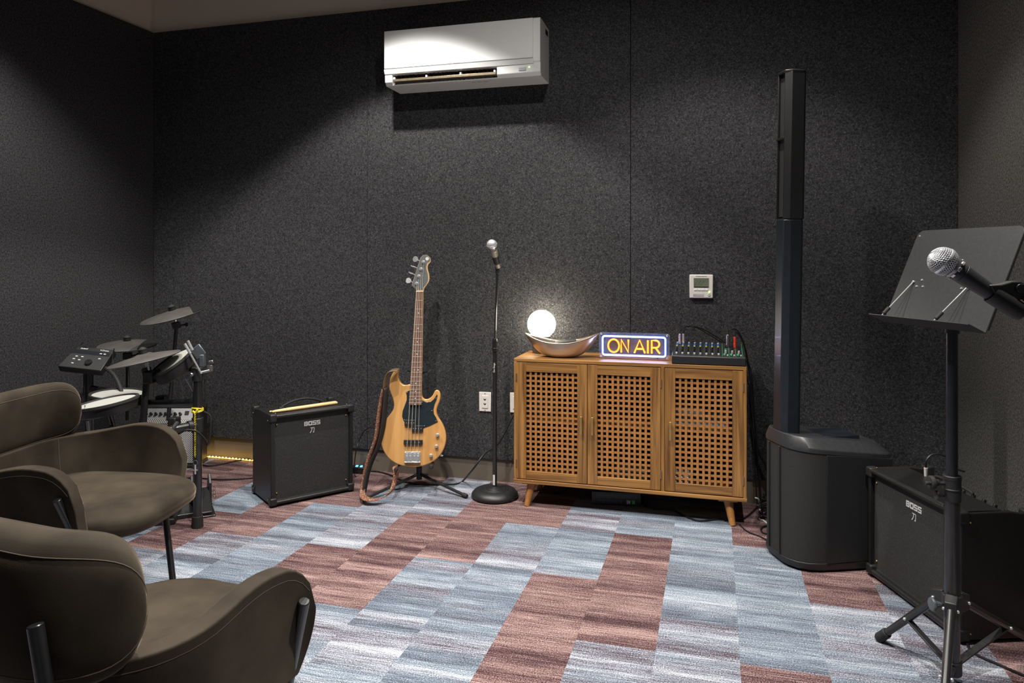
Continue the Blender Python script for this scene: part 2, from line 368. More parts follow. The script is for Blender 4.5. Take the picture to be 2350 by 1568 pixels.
# ------------------------------------------------------------------ room
def make_floor():
    bm = bmesh.new(); X0 = .078; W = .264; Yk = [3.98-.0, 3.86, 3.61, 3.366, 3.12, 2.875, 2.63, 2.39, 2.145, 1.90, 1.65, 1.41]
    cols = {  # col: list of (y_hi, y_lo, kind, seed)   0 mauve 1 blue 2 pale mix
     0: [(3.98, 3.376, 0), (3.376, 2.885, 1), (2.885, 2.39, 1), (2.39, 1.41, 0)],
     1: [(3.98, 3.86, 1), (3.86, 2.885, 0), (2.885, 2.39, 2), (2.39, 1.9, 1)],
     2: [(3.98, 3.12, 0), (3.12, 2.63, 2), (2.63, 1.65, 2)],
     3: [(3.98, 2.80, 1), (2.80, 2.39, 0), (2.39, 1.41, 2)],
     4: [(3.98, 2.80, 0), (2.8, 1.41, 1)],
     -1: [(3.98, 3.366, 1), (3.366, 2.63, 1), (2.63, 1.9, 2)],
     -2: [(3.98, 3.376, 1), (3.376, 2.875, 0), (2.875, 2.39, 0), (2.39, 1.41, 2)],
     -3: [(3.98, 3.61, 1), (3.61, 3.366, 2), (3.366, 2.86, 1), (2.86, 2.39, 0), (2.39, 1.88, 0)],
     -4: [(3.98, 3.366, 0), (3.366, 3.12, 1), (3.12, 2.875, 2), (2.875, 2.39, 1), (2.39, 1.88, 1)],
     -5: [(3.98, 3.366, 0), (3.366, 2.875, 0), (2.875, 2.39, 1), (2.39, 1.88, 2)],
     -6: [(3.98, 3.366, 2), (3.366, 2.875, 0), (2.875, 2.385, 0), (2.385, 1.41, 2)],
     -7: [(3.98, 3.80, 0), (3.80, 3.366, 2), (3.366, 2.875, 2), (2.875, 1.9, 0)],
     -8: [(3.98, 3.366, 0), (3.366, 2.875, 1), (2.875, 2.39, 1), (2.39, 1.65, 0)],
     -9: [(3.98, 3.366, 0), (3.366, 2.875, 0), (2.875, 2.39, 2), (2.39, 1.9, 1)],
     -10: [(3.98, 3.86, 0), (3.86, 3.12, 1), (3.12, 2.63, 0), (2.63, 1.9, 2)],
     -11: [(3.98, 3.12, 0), (3.12, 2.39, 1), (2.39, 1.41, 0)],
     -12: [(3.98, 3.366, 0), (3.366, 2.875, 1), (2.875, 1.9, 0)]}
    tiles = []
    rr = random.Random(3)
    for k in range(-15, 6):
        lst = list(cols.get(k, [(3.98, 2.9, rr.choice((0, 1)))])); y = lst[-1][1]
        while y > -.8:
            lst.append((y, y-.4875, rr.choice((0, 1, 2)))); y -= .4875
        for hi, lo, kd in lst: tiles.append((X0+k*W, X0+(k+1)*W, lo, hi, kd))
    data = []
    for x0, x1, lo, hi, kd in tiles:
        x0, x1 = max(x0, XL-.1), min(x1, XR+.1); hi = 4.05 if hi > 3.97 else hi
        if x1 <= x0: continue
        vs = [bm.verts.new(p) for p in ((x0, lo, 0), (x1, lo, 0), (x1, hi, 0), (x0, hi, 0))]
        bm.faces.new(vs); data.append((kd, rr.random()))
    me = bpy.data.meshes.new('floor'); bm.to_mesh(me); bm.free()
    a = me.attributes.new('tile_kind', 'FLOAT', 'FACE'); b = me.attributes.new('tile_random', 'FLOAT', 'FACE')
    for i, (k, r) in enumerate(data): a.data[i].value = k; b.data[i].value = r
    me.materials.append(M['carpet']); o = bpy.data.objects.new('floor', me); C.objects.link(o); tag(o, kind='structure')
make_floor()
ZF = 2.796; SEAM1, SEAM2 = -2.03, -.443
w = MB()
for a, b in ((XL, SEAM1-.001), (SEAM1+.001, SEAM2-.0015), (SEAM2+.0015, XR)): w.box(a, b, YW, YW+.03, .130, ZF)
structure(w, 'wall_back', 'felt', bevel=.0015)
structure(MB().box(XL-.2, XR+.2, YW+.03, YW+.1, 0, ZC), 'wall_back_plaster', 'paint')
w = MB(); w.box(XL-.03, XL, 1.35, YW, .130, ZF); w.box(XL-.03, XL, -1.0, 1.348, .130, ZF)
structure(w, 'wall_left', 'felt', bevel=.0015)
structure(MB().box(XL-.1, XL-.0305, -1.0, YW+.1, 0, ZC), 'wall_left_plaster', 'paint')
w = MB(); w.box(XR, XR+.03, -1.0, YW, .130, 3.2)
structure(w, 'wall_right', 'felt_r')
structure(MB().box(XR+.0305, XR+.1, -1.0, YW+.1, 0, ZC), 'wall_right_plaster', 'paint')
structure(MB().box(XL-.2, XR+.2, -1.0, YW+.1, ZC, ZC+.05), 'ceiling', 'paint')
structure(MB().box(XL, XR, YW+.014, YW+.03, 0, .128), 'baseboard_back', 'base')
structure(MB().box(XL-.03, XL-.014, -1, YW, 0, .128), 'baseboard_left', 'base')
structure(MB().box(XR+.014, XR+.03, -1, YW, 0, .128), 'baseboard_right', 'base')

# ------------------------------------------------------------------ air conditioner
def make_ac():
    x0, x1 = -1.813, -.900; t = thing('air_conditioner', 'white wall-mounted split air conditioner above the bass guitar and microphone', 'air conditioner', (0, YW, 2.275))
    f = 3.745-YW
    prof = [(0, .305), (f+.02, .312), (f+.004, .306), (f+.004, .075), (f+.010, .070), (f+.012, .02), (f+.03, .0), (0, 0)]
    m = MB(); 
    V = [(x0, y, z) for y, z in prof]+[(x1, y, z) for y, z in prof]; n = len(prof)
    m.add(V, [tuple(range(n)), tuple(reversed(range(n, 2*n)))]+[(i, n+i, n+(i+1) % n, (i+1) % n) for i in range(n)])
    body = m.build('housing', 'white', t, bevel=.006, seg=3)
    # cut the air outlet
    cut = MB(); cut.box(x0+.045, x1-.245, f-.03, f+.12, .006, .062); c = cut.build('outlet_cutter', 'darkin', t)
    body.modifiers.clear()
    md = body.modifiers.new('Boolean', 'BOOLEAN'); md.object = c; md.solver = 'EXACT'
    bpy.context.view_layer.update()
    me = bpy.data.meshes.new_from_object(body.evaluated_get(bpy.context.evaluated_depsgraph_get()))
    body.modifiers.clear(); body.data = me; bpy.data.objects.remove(c)
    for p in me.polygons: p.use_smooth = False
    md = body.modifiers.new('Bevel', 'BEVEL'); md.width = .003; md.segments = 2; md.limit_method = 'ANGLE'
    MB().box(x0+.003, x1-.038, f-.006, f+.0035, .092, .306).build('front_panel', 'white', t, bevel=.003)
    m = MB(); m.add([(x0+.001, f-.004, .089), (x1-.036, f-.004, .089), (x1-.036, f+.006, .064), (x0+.001, f+.006, .064), (x0+.001, f+.014, .089), (x1-.036, f+.014, .089), (x1-.036, f+.014, .064), (x0+.001, f+.014, .064)], [(0, 1, 2, 3), (4, 5, 6, 7), (0, 1, 5, 4), (1, 2, 6, 5), (2, 3, 7, 6), (3, 0, 4, 7)]); m.build('panel_skirt', 'white', t)
    MB().box(x0+.046, x1-.246, f+.05, f+.119, .007, .061).build('outlet_lining', 'darkin', t)
    m = MB(); m.box(x0+.05, x1-.25, f+.010, f+.014, .020, .034); m.box(x0+.05, x1-.25, f+.016, f+.044, .017, .020)
    lv = m.build('louver', 'amber', t, bevel=.001, split=True)
    m = MB()
    for k in range(24): m.box(x0+.07+k*.0245, x0+.072+k*.0245, f+.03, f+.05, .022, .060)
    m.build('vane', 'satin', t, split=True)
    m = MB()
    for k in (0, .33, .67, 1): xx = x0+.056+k*(x1-x0-.315); m.box(xx-.005, xx+.005, f+.012, f+.03, .032, .046)
    m.build('louver_bracket', 'white', t, bevel=.002, split=True)
    MB().cbox((x1-.10, f+.0095, .038), (.040, .003, .016)).build('status_window', 'greylabel', t)
    MB().cyl((x1-.062, f+.012, .046), (x1-.062, f+.008, .046), .003).build('power_light', 'greenled', t)
    m = MB(); m.box(x1-.0155, x1+.0003, f+.13, f+.19, .255, .285); m.build('pipe_cover', 'darkin', t)
    # three-diamond mark with name
    m = MB(); cx_, cz_ = x0+.405, .100
    for a in (90, 210, 330):
        d = Vector((math.cos(math.radians(a)), 0, math.sin(math.radians(a)))); e = Vector((-d.z, 0, d.x)); L_ = .0085
        c0 = Vector((cx_, f-.0066, cz_)); m.add([c0, c0+d*L_*.5+e*L_*.29, c0+d*L_, c0+d*L_*.5-e*L_*.29], [(0, 1, 2, 3)])
    m.build('maker_mark', 'print_', t, flat=True)
    text('MITSUBISHI', .008, 'print_', t, Matrix.Translation((x0+.445, f-.0066, .104)) @ XZ, extrude=.0002)
    text('ELECTRIC', .008, 'print_', t, Matrix.Translation((x0+.440, f-.0066, .096)) @ XZ, extrude=.0002)
    text('Wi-Fi  AUTO  CLEAN', .010, 'print_', t, Matrix.Translation((x1-.36, f+.07, -.0005)) @ Matrix.Rotation(PI, 4, 'X'), name='instruction_print')
make_ac()

# ------------------------------------------------------------------ thermostat and outlets
t = thing('thermostat', 'white square wall controller with grey screen above the mixer', 'thermostat', (-.0685, YW+.001, 1.14))
MB().box(-.0605, .0605, -.018, 0, -.0625, .0625).build('housing', 'offwhite', t, bevel=.004)
MB().box(-.039, .039, -.0195, -.017, -.006, .044).build('screen', 'lcd', t)
m = MB(); m.box(-.036, .036, -.0200, -.0195, -.0045, -.001)
for k in range(9): m.box(-.033+k*.0055, -.030+k*.0055, -.0200, -.0195, .010+(k % 3)*.008, .0125+(k % 3)*.008)
m.build('screen_segment', 'satin', t)
for k in range(4): MB().box(-.037+k*.0185, -.0205+k*.0185, -.0205, -.017, -.022, -.013).build('button', 'white', t, bevel=.001)
MB().cyl((.042, -.0205, -.029), (.042, -.017, -.029), .004).build('power_light', 'greenled', t)
MB().cyl((.040, -.020, -.045), (.040, -.017, -.045), .008).build('round_button', 'grey', t, bevel=.001)
MB().box(-.042, .012, -.0195, -.017, -.052, -.040).build('cover_label', 'greylabel', t)
text('MITSUBISHI ELECTRIC', .006, 'print_', t, Matrix.Translation((0, -.0183, .053)) @ XZ)
def outlet(x0, x1, z0, z1, label):
    t = thing('wall_outlet', label, 'outlet', ((x0+x1)/2, YW, (z0+z1)/2), 0, 'wall outlets on the back wall')
    w_, h_ = (x1-x0)/2, (z1-z0)/2
    MB().box(-w_, w_, -.006, 0, -h_, h_).build('cover_plate', 'offwhite', t, bevel=.002)
    MB().box(-.018, .018, -.009, -.005, -.036, .036).build('socket_insert', 'offwhite', t, bevel=.001)
    for z in (.012, -.014):
        m = MB(); m.cyl((0, -.0095, z), (0, -.0085, z), .0045); m.box(-.0075, -.0045, -.0095, -.0085, z, z+.008); m.box(.0045, .0075, -.0095, -.0085, z, z+.008)
        m.build('socket', 'darkin', t)
    for z in (h_-.008, -h_+.008): MB().cyl((0, -.0075, z), (0, -.0055, z), .0028).build('screw', 'steel', t, split=True)
outlet(-1.314, -1.242, .404, .516, 'cream wall plate with two sockets behind the microphone stand pole')
outlet(-1.128, -1.056, .407, .521, 'cream wall plate partly hidden by left side of the wooden cabinet')

# ------------------------------------------------------------------ cabinet
CX0, CX1, CYF, CYB, CZ0, CZ1 = -1.004, .147, 3.60, 3.93, .125, .770
def make_cabinet():
    t = thing('sideboard_cabinet', 'brown wooden sideboard with three lattice doors on short round legs', 'cabinet', ((CX0+CX1)/2, CYF, 0))
    ox = (CX0+CX1)/2; hw = (CX1-CX0)/2; D = CYB-CYF
    MB().box(-hw, hw, 0, D, .753, .770).build('top_panel', 'walnuth', t, bevel=.0015)
    MB().box(-hw-.002, hw+.002, -.004, D, .125, .143).build('bottom_panel', 'walnuth', t, bevel=.0015)
    MB().box(-hw, -hw+.015, .0, D, .143, .753).build('side_panel', 'walnut', t, bevel=.001)
    MB().box(hw-.015, hw, .0, D, .143, .753).build('side_panel', 'walnut', t, bevel=.001)
    MB().box(-.254-ox, -.237-ox, .0, D-.01, .143, .753).build('divider', 'walnut', t, bevel=.001)
    MB().box(-hw+.015, hw-.015, D-.008, D-.002, .143, .753).build('back_panel', 'satin', t)
    MB().box(-hw+.016, -.255-ox, .04, D-.01, .440, .452).build('shelf', 'walnuth', t)
    MB().box(-.236-ox, hw-.016, .04, D-.01, .440, .452).build('shelf', 'walnuth', t)
    doors = [(-.989, -.6215, 'R', 'L', .0), (-.6185, -.256, 'L', 'R', 0), (-.235, .131, 'L', 'R', 0)]
    z0, z1 = .147, .750
    for (a, b, hs, hinge, _) in doors:
        a -= ox; b -= ox; st = .050 
        d = bpy.data.objects.new('door', None)
        # door frame is the door mesh itself
        m = MB(); m.box(a, a+st, .001, .017, z0, z1); m.box(b-st, b, .001, .017, z0, z1)
        dr = m.build('door', 'walnut', t, bevel=.0012)
        m = MB(); m.box(a+st, b-st, .0015, .017, z1-.048, z1); m.box(a+st, b-st, .0015, .017, z0, z0+.042)
        m.build('door_rail', 'walnuth', dr, bevel=.001, split=True)
        x0_, x1_, y0_, y1_ = a+st, b-st, z0+.042, z1-.048
        nx, nz = 10, 20; px_ = (x1_-x0_+.010)/nx; pz = (y1_-y0_+.010)/nz
        m = MB()
        for k in range(nx-1): xx = x0_+px_*(k+1)-.010; m.box(xx-.0008, xx+.0108, .006, .009, y0_, y1_)
        m2 = MB()
        for k in range(nz-1): zz = y0_+pz*(k+1)-.010; m.box(x0_, x1_, .0085, .0115, zz-.0006, zz+.0102)
        m.build('lattice', 'lattice', dr)
        hx = (b-.027) if hs == 'R' else (a+.027)
        m = MB(); m.box(hx-.0055, hx+.0055, -.022, -.015, .400, .490); m.box(hx-.004, hx+.004, -.016, .001, .408, .416); m.box(hx-.004, hx+.004, -.016, .001, .474, .482)
        m.build('handle', 'brass', dr, bevel=.001)
        hg = a-.002 if hinge == 'L' else b+.002
        for zc in (.225, .672):
            MB().cyl((hg, -.001, zc-.020), (hg, -.001, zc+.020), .0032, seg=10).build('hinge', 'amber', dr)
    for sx in (-1, 1):
        for fy in (.045, D-.05):
            m = MB(); bx = sx*(hw-.085); m.box(bx-.045, bx+.045, fy-.035, fy+.035, .116, .125)
            m.build('leg_block', 'legwood', t, bevel=.002)
            oy = -.018 if fy < .1 else .018
            m = MB(); m.cyl((bx, fy, .117), (bx+sx*.022, fy+oy*1.2, .0), .0225, .0145, 24)
            m.build('leg', 'legwood', t, bevel=.002)
make_cabinet()
# contents seen through the lattices
def carton(x0, x1, y0, y1, z0, z1, mm, label, cat='box', name='carton'):
    tag(MB().box(x0, x1, y0, y1, z0, z1).build(name, mm, bevel=.003), label, cat)
carton(-.215, -.120, 3.66, 3.80, .1435, .205, 'white', 'small white box at left end of cabinet floor behind right door')
carton(-.215, .055, 3.66, 3.84, .4525, .488, 'silver', 'flat silver case on the shelf behind right cabinet door', 'case', 'flat_case')
carton(-.215, .065, 3.67, 3.84, .4885, .512, 'knee', 'thin dark case lying on the silver case behind right door', 'case', 'flat_case')
carton(-.215, -.06, 3.68, 3.84, .5125, .535, 'grey', 'pale box topmost of the cases behind right door')
carton(-.50, -.30, 3.70, 3.84, .1435, .20, 'knee', 'grey box on cabinet floor behind middle door')
carton(-.93, -.80, 3.72, 3.84, .4525, .56, 'knee', 'grey box on the shelf behind left cabinet door')

# ------------------------------------------------------------------ globe lamp
t = thing('globe_lamp', 'lit round white globe lamp on dark base behind the bowl', 'lamp', (-.915, 3.845, .770))
MB().lathe([(.0, 0), (.048, 0), (.050, .003), (.050, .092), (.040, .098), (0, .098)], 32).build('lamp_base', 'knee', t)
MB().sphere((0, 0, .158), .0775, 40, 24).build('lamp_globe', 'globe', t)
# ------------------------------------------------------------------ bowl
def make_bowl():
    t = thing('decorative_bowl', 'boat-shaped champagne metal bowl in front of the glowing globe', 'bowl', (-.775, 3.715, .770), .06)
    rows = []; nT = 64; nS = 14
    for j in range(nS+1):
        s = j/nS
        row = []
        for i in range(nT):
            a = 2*PI*i/nT; ca, sa = math.cos(a), math.sin(a)
            rx = .045+(.185-.045)*(s**.55); ry = .035+(.085-.035)*(s**.6)
            # rim height: pointed ends rise, front dips
            rim = .078+.044*abs(ca)**2.2+.004*ca
            z = rim*(s**1.35)
            px_ = rx*ca*(1+.06*abs(ca)**6*s); row.append(Vector((px_, ry*sa*(1-.22*abs(ca)**3*s), z)))
        rows.append(row+[row[0]])
    m = MB(); m.grid(rows); c = Vector((0, 0, 0)); n = nT
    m.add([rows[0][i] for i in range(nT)], [tuple(range(nT))])
    o = m.build('bowl_shell', 'bowl', t, solid=.004, angle=80); o.location.z = .0025
make_bowl()
o = MB().box(-.055, .055, -.028, .028, -.008, .008).build('flat_case', 'rubber', bevel=.003); o.location = (-.755, 3.728, .846); o.rotation_euler = (.12, -.10, .25)
tag(o, 'flat dark object lying inside the metal bowl', 'case')
# ------------------------------------------------------------------ neon sign
def make_sign():
    x0, x1 = -.577, -.219; w2 = (x1-x0)/2
    t = thing('neon_sign', 'lit ON AIR neon sign on clear panel between the bowl and the mixer', 'sign', ((x0+x1)/2, 3.715, .772), 0)
    hz = .135
    def rr(w_, h0, h1, r, n=6):
        out = []
        for cx_, cz_, a0 in ((w_-r, h1-r, 0), (-w_+r, h1-r, 90), (-w_+r, h0+r, 180), (w_-r, h0+r, 270)):
            for k in range(n+1):
                a = math.radians(a0+90*k/n); out.append((cx_+r*math.cos(a), cz_+r*math.sin(a)))
        return out
    RX = Matrix.Rotation(PI/2, 4, 'X')
    MB().prism(rr(w2, 0.0, hz, .012), -.003, .003, RX).build('acrylic_panel', 'acrylic', t)
    pts = rr(w2-.020, .019, hz-.019, .012); P = [(x, -.010, z) for x, z in pts]; P.append(P[0])
    nb_ = MB().tube(P, .0052, 10, smooth=False).build('neon_border', 'neonblue', t); MB().tube([(x, -.0145, z) for x, y_, z in P], .0032, 8, smooth=False).build('neon_core', 'neonw', nb_)
    for sx in (-1, 1):
        for z in (.009, hz-.009):
            m = MB(); m.cyl((sx*(w2-.011), -.007, z), (sx*(w2-.011), .007, z), .0055); m.build('standoff', 'chrome', t, bevel=.001)
    # strokes in units of letter height
    hgt = .066; zb = .034; y = -.011
    def arc(cx_, cz_, rx, rz, a0, a1, n=18): return [(cx_+rx*math.cos(math.radians(a0+(a1-a0)*k/n)), cz_+rz*math.sin(math.radians(a0+(a1-a0)*k/n))) for k in range(n+1)]
    L_ = [arc(.48, .5, .46, .5, 0, 360, 28), [(1.12, 0), (1.12, 1.0), (1.72, .02), (1.72, 1.0)],
          [(2.22, 0), (2.66, 1.0), (3.10, 0)], [(2.40, .32), (2.92, .32)], [(3.34, 0), (3.34, 1.)],
          [(3.66, 0), (3.66, 1.0)]+arc(3.98, .72, .30, .28, 90, -90, 12)+[(3.66, .44)], [(3.98, .44), (4.32, 0)]]
    names = ['letter_o', 'letter_n', 'letter_a', None, 'letter_i', 'letter_r', None]
    tot = 4.32; sc = .262/tot; groups = {}
    cur = None
    for nm, st in zip(names, L_):
        if nm: cur = nm; groups[cur] = []
        groups[cur].append([((x-tot/2)*sc, zb+zz*hgt) for x, zz in st])
    for nm, sts in groups.items():
        m = MB(); b = MB()
        for st in sts:
            m.tube([(x, y-.0045, z) for x, z in st], .0030, 8, smooth=False)
            b.tube([(x, y, z) for x, z in st], .0050, 8, smooth=False)
        o = b.build(nm, 'neonb', t); m.build('neon_core', 'neono', o)
    m = MB(); m.tube([(.115, .004, .02), (.118, .02, .004), (.11, .10, .003), (.14, .19, -.0005)], .002, 6); 
    m.build('power_cord', 'cable', t)
make_sign()
# ------------------------------------------------------------------ mixer
def make_mixer():
    t = thing('audio_mixer', 'black audio mixing console with coloured knobs on right end of cabinet', 'mixer', (-.0295, 3.605, .772))
    w2, d = .1735, .245; hf, hb = .040, .083
    MB().add([(-w2, 0, 0), (w2, 0, 0), (w2, d, 0), (-w2, d, 0), (-w2, 0, hf), (w2, 0, hf), (w2, d, hb), (-w2, d, hb)],
             [(0, 1, 2, 3), (4, 5, 6, 7), (0, 1, 5, 4), (1, 2, 6, 5), (2, 3, 7, 6), (3, 0, 4, 7)]).build('console_body', 'satin', t, bevel=.004)
    n = Vector((0, -(hb-hf), d)).normalized(); e = Vector((0, d, hb-hf)).normalized(); o0 = Vector((0, 0, hf))
    def S(x, s, h=0): return o0+Vector((x, 0, 0))+e*s+n*h
    # channel strips, knobs, faders
    m = MB(); g = MB()
    for k in range(11):
        x = -w2+.022+k*.0240
        m.add([S(x-.0118, .012, .0012), S(x-.0112, .012, .0012), S(x-.0112, .225, .0012), S(x-.0118, .225, .0012)], [(0, 1, 2, 3)])
        if k < 9:
            for q in range(5): m.add([S(x+.006, .055+q*.028, .0012), S(x+.0105, .055+q*.028, .0012), S(x+.0105, .057+q*.028, .0012), S(x+.006, .057+q*.028, .0012)], [(0, 1, 2, 3)])
    m.add([S(-w2+.003, .004, .0012), S(w2-.003, .004, .0012), S(w2-.003, .006, .0012), S(-w2+.003, .006, .0012)], [(0, 1, 2, 3)])
    m.build('panel_lines', 'print_', t, flat=True)
    for k in range(4):
        x = w2-.108+k*.031; g.add([S(x, .01, .0013), S(x+.0012, .01, .0013), S(x+.0012, .23, .0013), S(x, .23, .0013)], [(0, 1, 2, 3)])
    g.build('green_lines', 'greenpr', t, flat=True)
    cols_ = ['satin', 'satin', 'satin', 'yel', 'blue', 'blue', 'grey']
    for k in range(8):
        x = -w2+.020+k*.0285
        for q, cc in enumerate(cols_):
            if q in (1,): continue
            m = MB(); m.cyl(S(x, .075+q*.020, 0), S(x, .075+q*.020, .013), .0048, .0042, 10); m.build('knob', cc, t)
        m = MB(); m.cbox(S(x+.002, .030, .005), (.009, .012, .009)); m.build('fader', 'grey', t, bevel=.001)
    for k in range(3):
        x = w2-.092+k*.031
        MB().cbox(S(x-.006, .028, .005), (.009, .012, .009)).build('fader', 'green', t, bevel=.001)
        MB().cbox(S(x+.008, .022, .004), (.007, .010, .007)).build('fader', 'grey', t, bevel=.001)
        for q, cc in enumerate(('grey', 'green' if k == 0 else 'satin', 'satin', 'satin')):
            MB().cyl(S(x, .07+q*.028, 0), S(x, .07+q*.028, .013), .005, .0044, 10).build('knob', cc, t)
    return t, S
mix, S = make_mixer()
W_ = mix.location
def plug_cable(sx, ss, pts, label, sleeve, r=.0026, pr=.0065, plen=.052):
    base = W_+S(sx, ss, .001); t = thing('audio_cable', label, 'cable', base, 0, 'cables plugged into the mixer')
    MB().cyl((0, 0, 0), (0, 0, plen), pr, pr*.95, 14).build('plug', sleeve, t, bevel=.001)
    MB().cyl((0, 0, plen), (0, 0, plen+.028), pr*.6, r*1.1, 12).build('strain_relief', 'rubber', t)
    P = [(0, 0, plen+.02)]+[tuple(Vector(p)-base) for p in pts]
    MB().tube(P, r, 8).build('cord', 'cable', t)
yb = 3.90
plug_cable(-.143, .20, [at(1567, 753, 3.69), at(1578, 749, 3.70), at(1600, 753, 3.71), at(1630, 770, 3.72), at(1660, 788, 3.73), at(1700, 806, 3.73), at(1720, 860, 3.73), at(1728, 1000, 3.72), fl(1738, 1168)+UP*.004], 'black cable with silver plug in the first mixer channel', 'chrome')
plug_cable(-.125, .205, [at(1582, 754, 3.69), at(1596, 750, 3.70), at(1618, 758, 3.72), at(1645, 774, 3.73), at(1672, 792, 3.735), at(1708, 812, 3.74), at(1726, 870, 3.74), at(1735, 1010, 3.72), fl(1746, 1172)+UP*.004], 'black cable with silver plug in the second mixer channel', 'chrome')
plug_cable(.094, .17, [at(1679, 756, 3.61), at(1690, 757, 3.62), at(1702, 775, 3.63), at(1712, 805, 3.64), at(1721, 860, 3.66), at(1734, 1000, 3.68), fl(1750, 1180)+UP*.004], 'black cable with thick silver plug at right end of the mixer', 'steel', pr=.0095, plen=.062)
plug_cable(.127, .16, [at(1692, 764, 3.60), at(1703, 782, 3.61), at(1714, 820, 3.63), at(1724, 890, 3.65), at(1737, 1010, 3.67), at(1742, 1120, 3.69)], 'cable with red plug at right end of the mixer', 'red', pr=.0062, plen=.055)

# ------------------------------------------------------------------ generic floor cable
def cable(name, label, pts, r=.004, mm='cable', group='loose cables lying around the room'):
    base = Vector((pts[0][0], pts[0][1], 0))
    o = MB().tube([Vector(p)-base for p in pts], r, 8).build(name, mm); o.location = base
    return tag(o, label, 'cable', group)
z4 = UP*.0045
cable('power_cable', 'black power cable from outlet down past the microphone stand to guitar stand', [at(1184, 945, 4.0), at(1172, 965, 3.99), at(1155, 1000, 3.98), at(1140, 1022, 3.98), at(1112, 1042, 3.99), at(1085, 1078, 3.98), fl(1062, 1106)+z4, fl(1046, 1113)+z4, fl(1005, 1114)+z4, fl(960, 1113)+z4, fl(925, 1106)+z4, fl(900, 1094)+z4, fl(870, 1085)+z4, fl(845, 1083)+z4], .005)
cable('floor_cable', 'thin black cable arching behind the left combo amplifier', [at(862, 984, 4.18), at(848, 982, 4.2), at(834, 992, 4.22), at(824, 1012, 4.22), at(816, 1042, 4.2), fl(812, 1086)+z4], .003)
cable('floor_cable', 'black cable looping out along the lit baseboard left of the combo amplifier', [fl(425, 1058)+z4, fl(455, 1066)+z4, fl(475, 1071)+z4, fl(500, 1069)+z4, fl(540, 1060)+z4, fl(572, 1055.5)+z4, fl(590, 1055.5)+z4], .0045)
cable('floor_cable', 'black cable crossing the carpet between drum rack and combo amplifier', [fl(400, 1104)+z4, fl(430, 1099)+z4, fl(465, 1100)+z4, fl(500, 1103)+z4, fl(540, 1102)+z4, fl(585, 1099)+z4], .004)
cable('floor_cable', 'black cable lying in the shadow under the wooden cabinet', [fl(1440, 1122)+z4, fl(1470, 1140)+z4, fl(1487, 1166)+z4, fl(1540, 1172)+z4, fl(1572, 1187)+z4, fl(1605, 1198)+z4, fl(1650, 1194)+z4, fl(1700, 1196)+z4, fl(1738, 1165)+z4, fl(1745, 1140)+z4], .005)
cable('floor_cable', 'black cable loop beside back left leg of cabinet', [fl(1246, 1112)+z4, fl(1262, 1128)+z4, fl(1285, 1133)+z4, fl(1303, 1122)+z4, fl(1312, 1112)+z4], .004)
cable('white_cable', 'white cable hanging between cabinet and column speaker', [at(1733, 1143, 3.62), at(1741, 1147, 3.61), fl(1744, 1180)+UP*.03, fl(1742, 1192)+z4, fl(1752, 1197)+z4, fl(1762, 1205)+z4], .004, 'whitecable')
cable('floor_cable', 'grey cable running from cabinet foot to the speaker base', [fl(1697, 1206)+z4, fl(1715, 1222)+z4, fl(1745, 1234)+z4, fl(1765, 1246)+z4], .003)
cable('floor_cable', 'coiled black cable at left foot of the speaker base', [fl(1768, 1228)+z4, fl(1752, 1226)+z4, fl(1746, 1218)+z4, fl(1752, 1211)+z4, fl(1768, 1208)+z4], .004)
rb = random.Random(5)
pts = []
for k in range(46):
    a = k*.9; pts.append(Vector((.285+.075*math.cos(a)+rb.uniform(-.02, .02), 3.80+.07*math.sin(a*1.07)+rb.uniform(-.02, .02), .01+k*.0021+rb.uniform(0, .02))))
cable('tangled_cables', 'tangle of black cables between cabinet and speaker by the wall', pts, .004)
cable('hanging_cable', 'black cable drooping down the wall behind the speaker base', [at(1720, 890, 3.74), at(1726, 985, 3.73), at(1742, 1040, 3.72), at(1760, 1075, 3.70), fl(1772, 1175)+UP*.08], .006)
cable('floor_cable', 'black cable curving over carpet in front of the right combo amplifier', [fl(2255, 1462)+z4, fl(2226, 1467)+z4, fl(2222, 1488)+z4, fl(2245, 1508)+z4, fl(2290, 1528)+z4, fl(2345, 1552)+z4, fl(2400, 1570)+z4], .0045)

# power strip with two blue lights
t = thing('power_strip', 'black power strip with blue lights behind the left amplifier', 'power strip', (-2.085, 3.915, 0), .08)
MB().box(-.14, .07, -.025, .025, 0, .038).build('strip_body', 'plastic', t, bevel=.004)
for x in (.012, .040): MB().box(x-.006, x+.006, -.010, .006, .037, .042).build('indicator_light', 'blueled', t, bevel=.001)
# LED string
t = thing('led_string', 'yellow glowing light strip along the foot of the back wall', 'string lights', (-3.0, 3.945, .006))
m = MB().tube([(-.35, 0, 0), (0, 0, 0), (.45, 0, 0)], .003, 6).build('light_wire', 'ledtube', t)
for k in range(32): MB().sphere((-.345+k*.0252, -.002, .004+.001*math.sin(k*2.1)), .0042, 10, 6).build('bulb', 'led', t)
# microphone box
t = thing('microphone_box', 'black and grey SM58 microphone box under the cabinet', 'box', (-.50, 3.80, 0), .16)
MB().box(-.125, .125, -.045, .045, 0, .068).build('carton', 'box', t, bevel=.001)
MB().box(-.1262, -.1250, -.045, .045, .0, .068).build('carton_end', 'boxside', t)
text('SM', .026, 'white', t, Matrix.Translation((.062, -.0455, .018)) @ XZ, sx=.62, bold=.0006)
text('58', .026, 'boxgreen', t, Matrix.Translation((.087, -.0455, .018)) @ XZ, sx=.62, bold=.0006)
text('SM58SM58SM58SM58', .026, 'boxprint', t, Matrix.Translation((-.035, -.0453, .018)) @ XZ, sx=.55)
text('SM58SM58SM58SM58SM58SM58', .026, 'boxprint', t, Matrix.Translation((.0, -.0453, .045)) @ XZ, sx=.60)

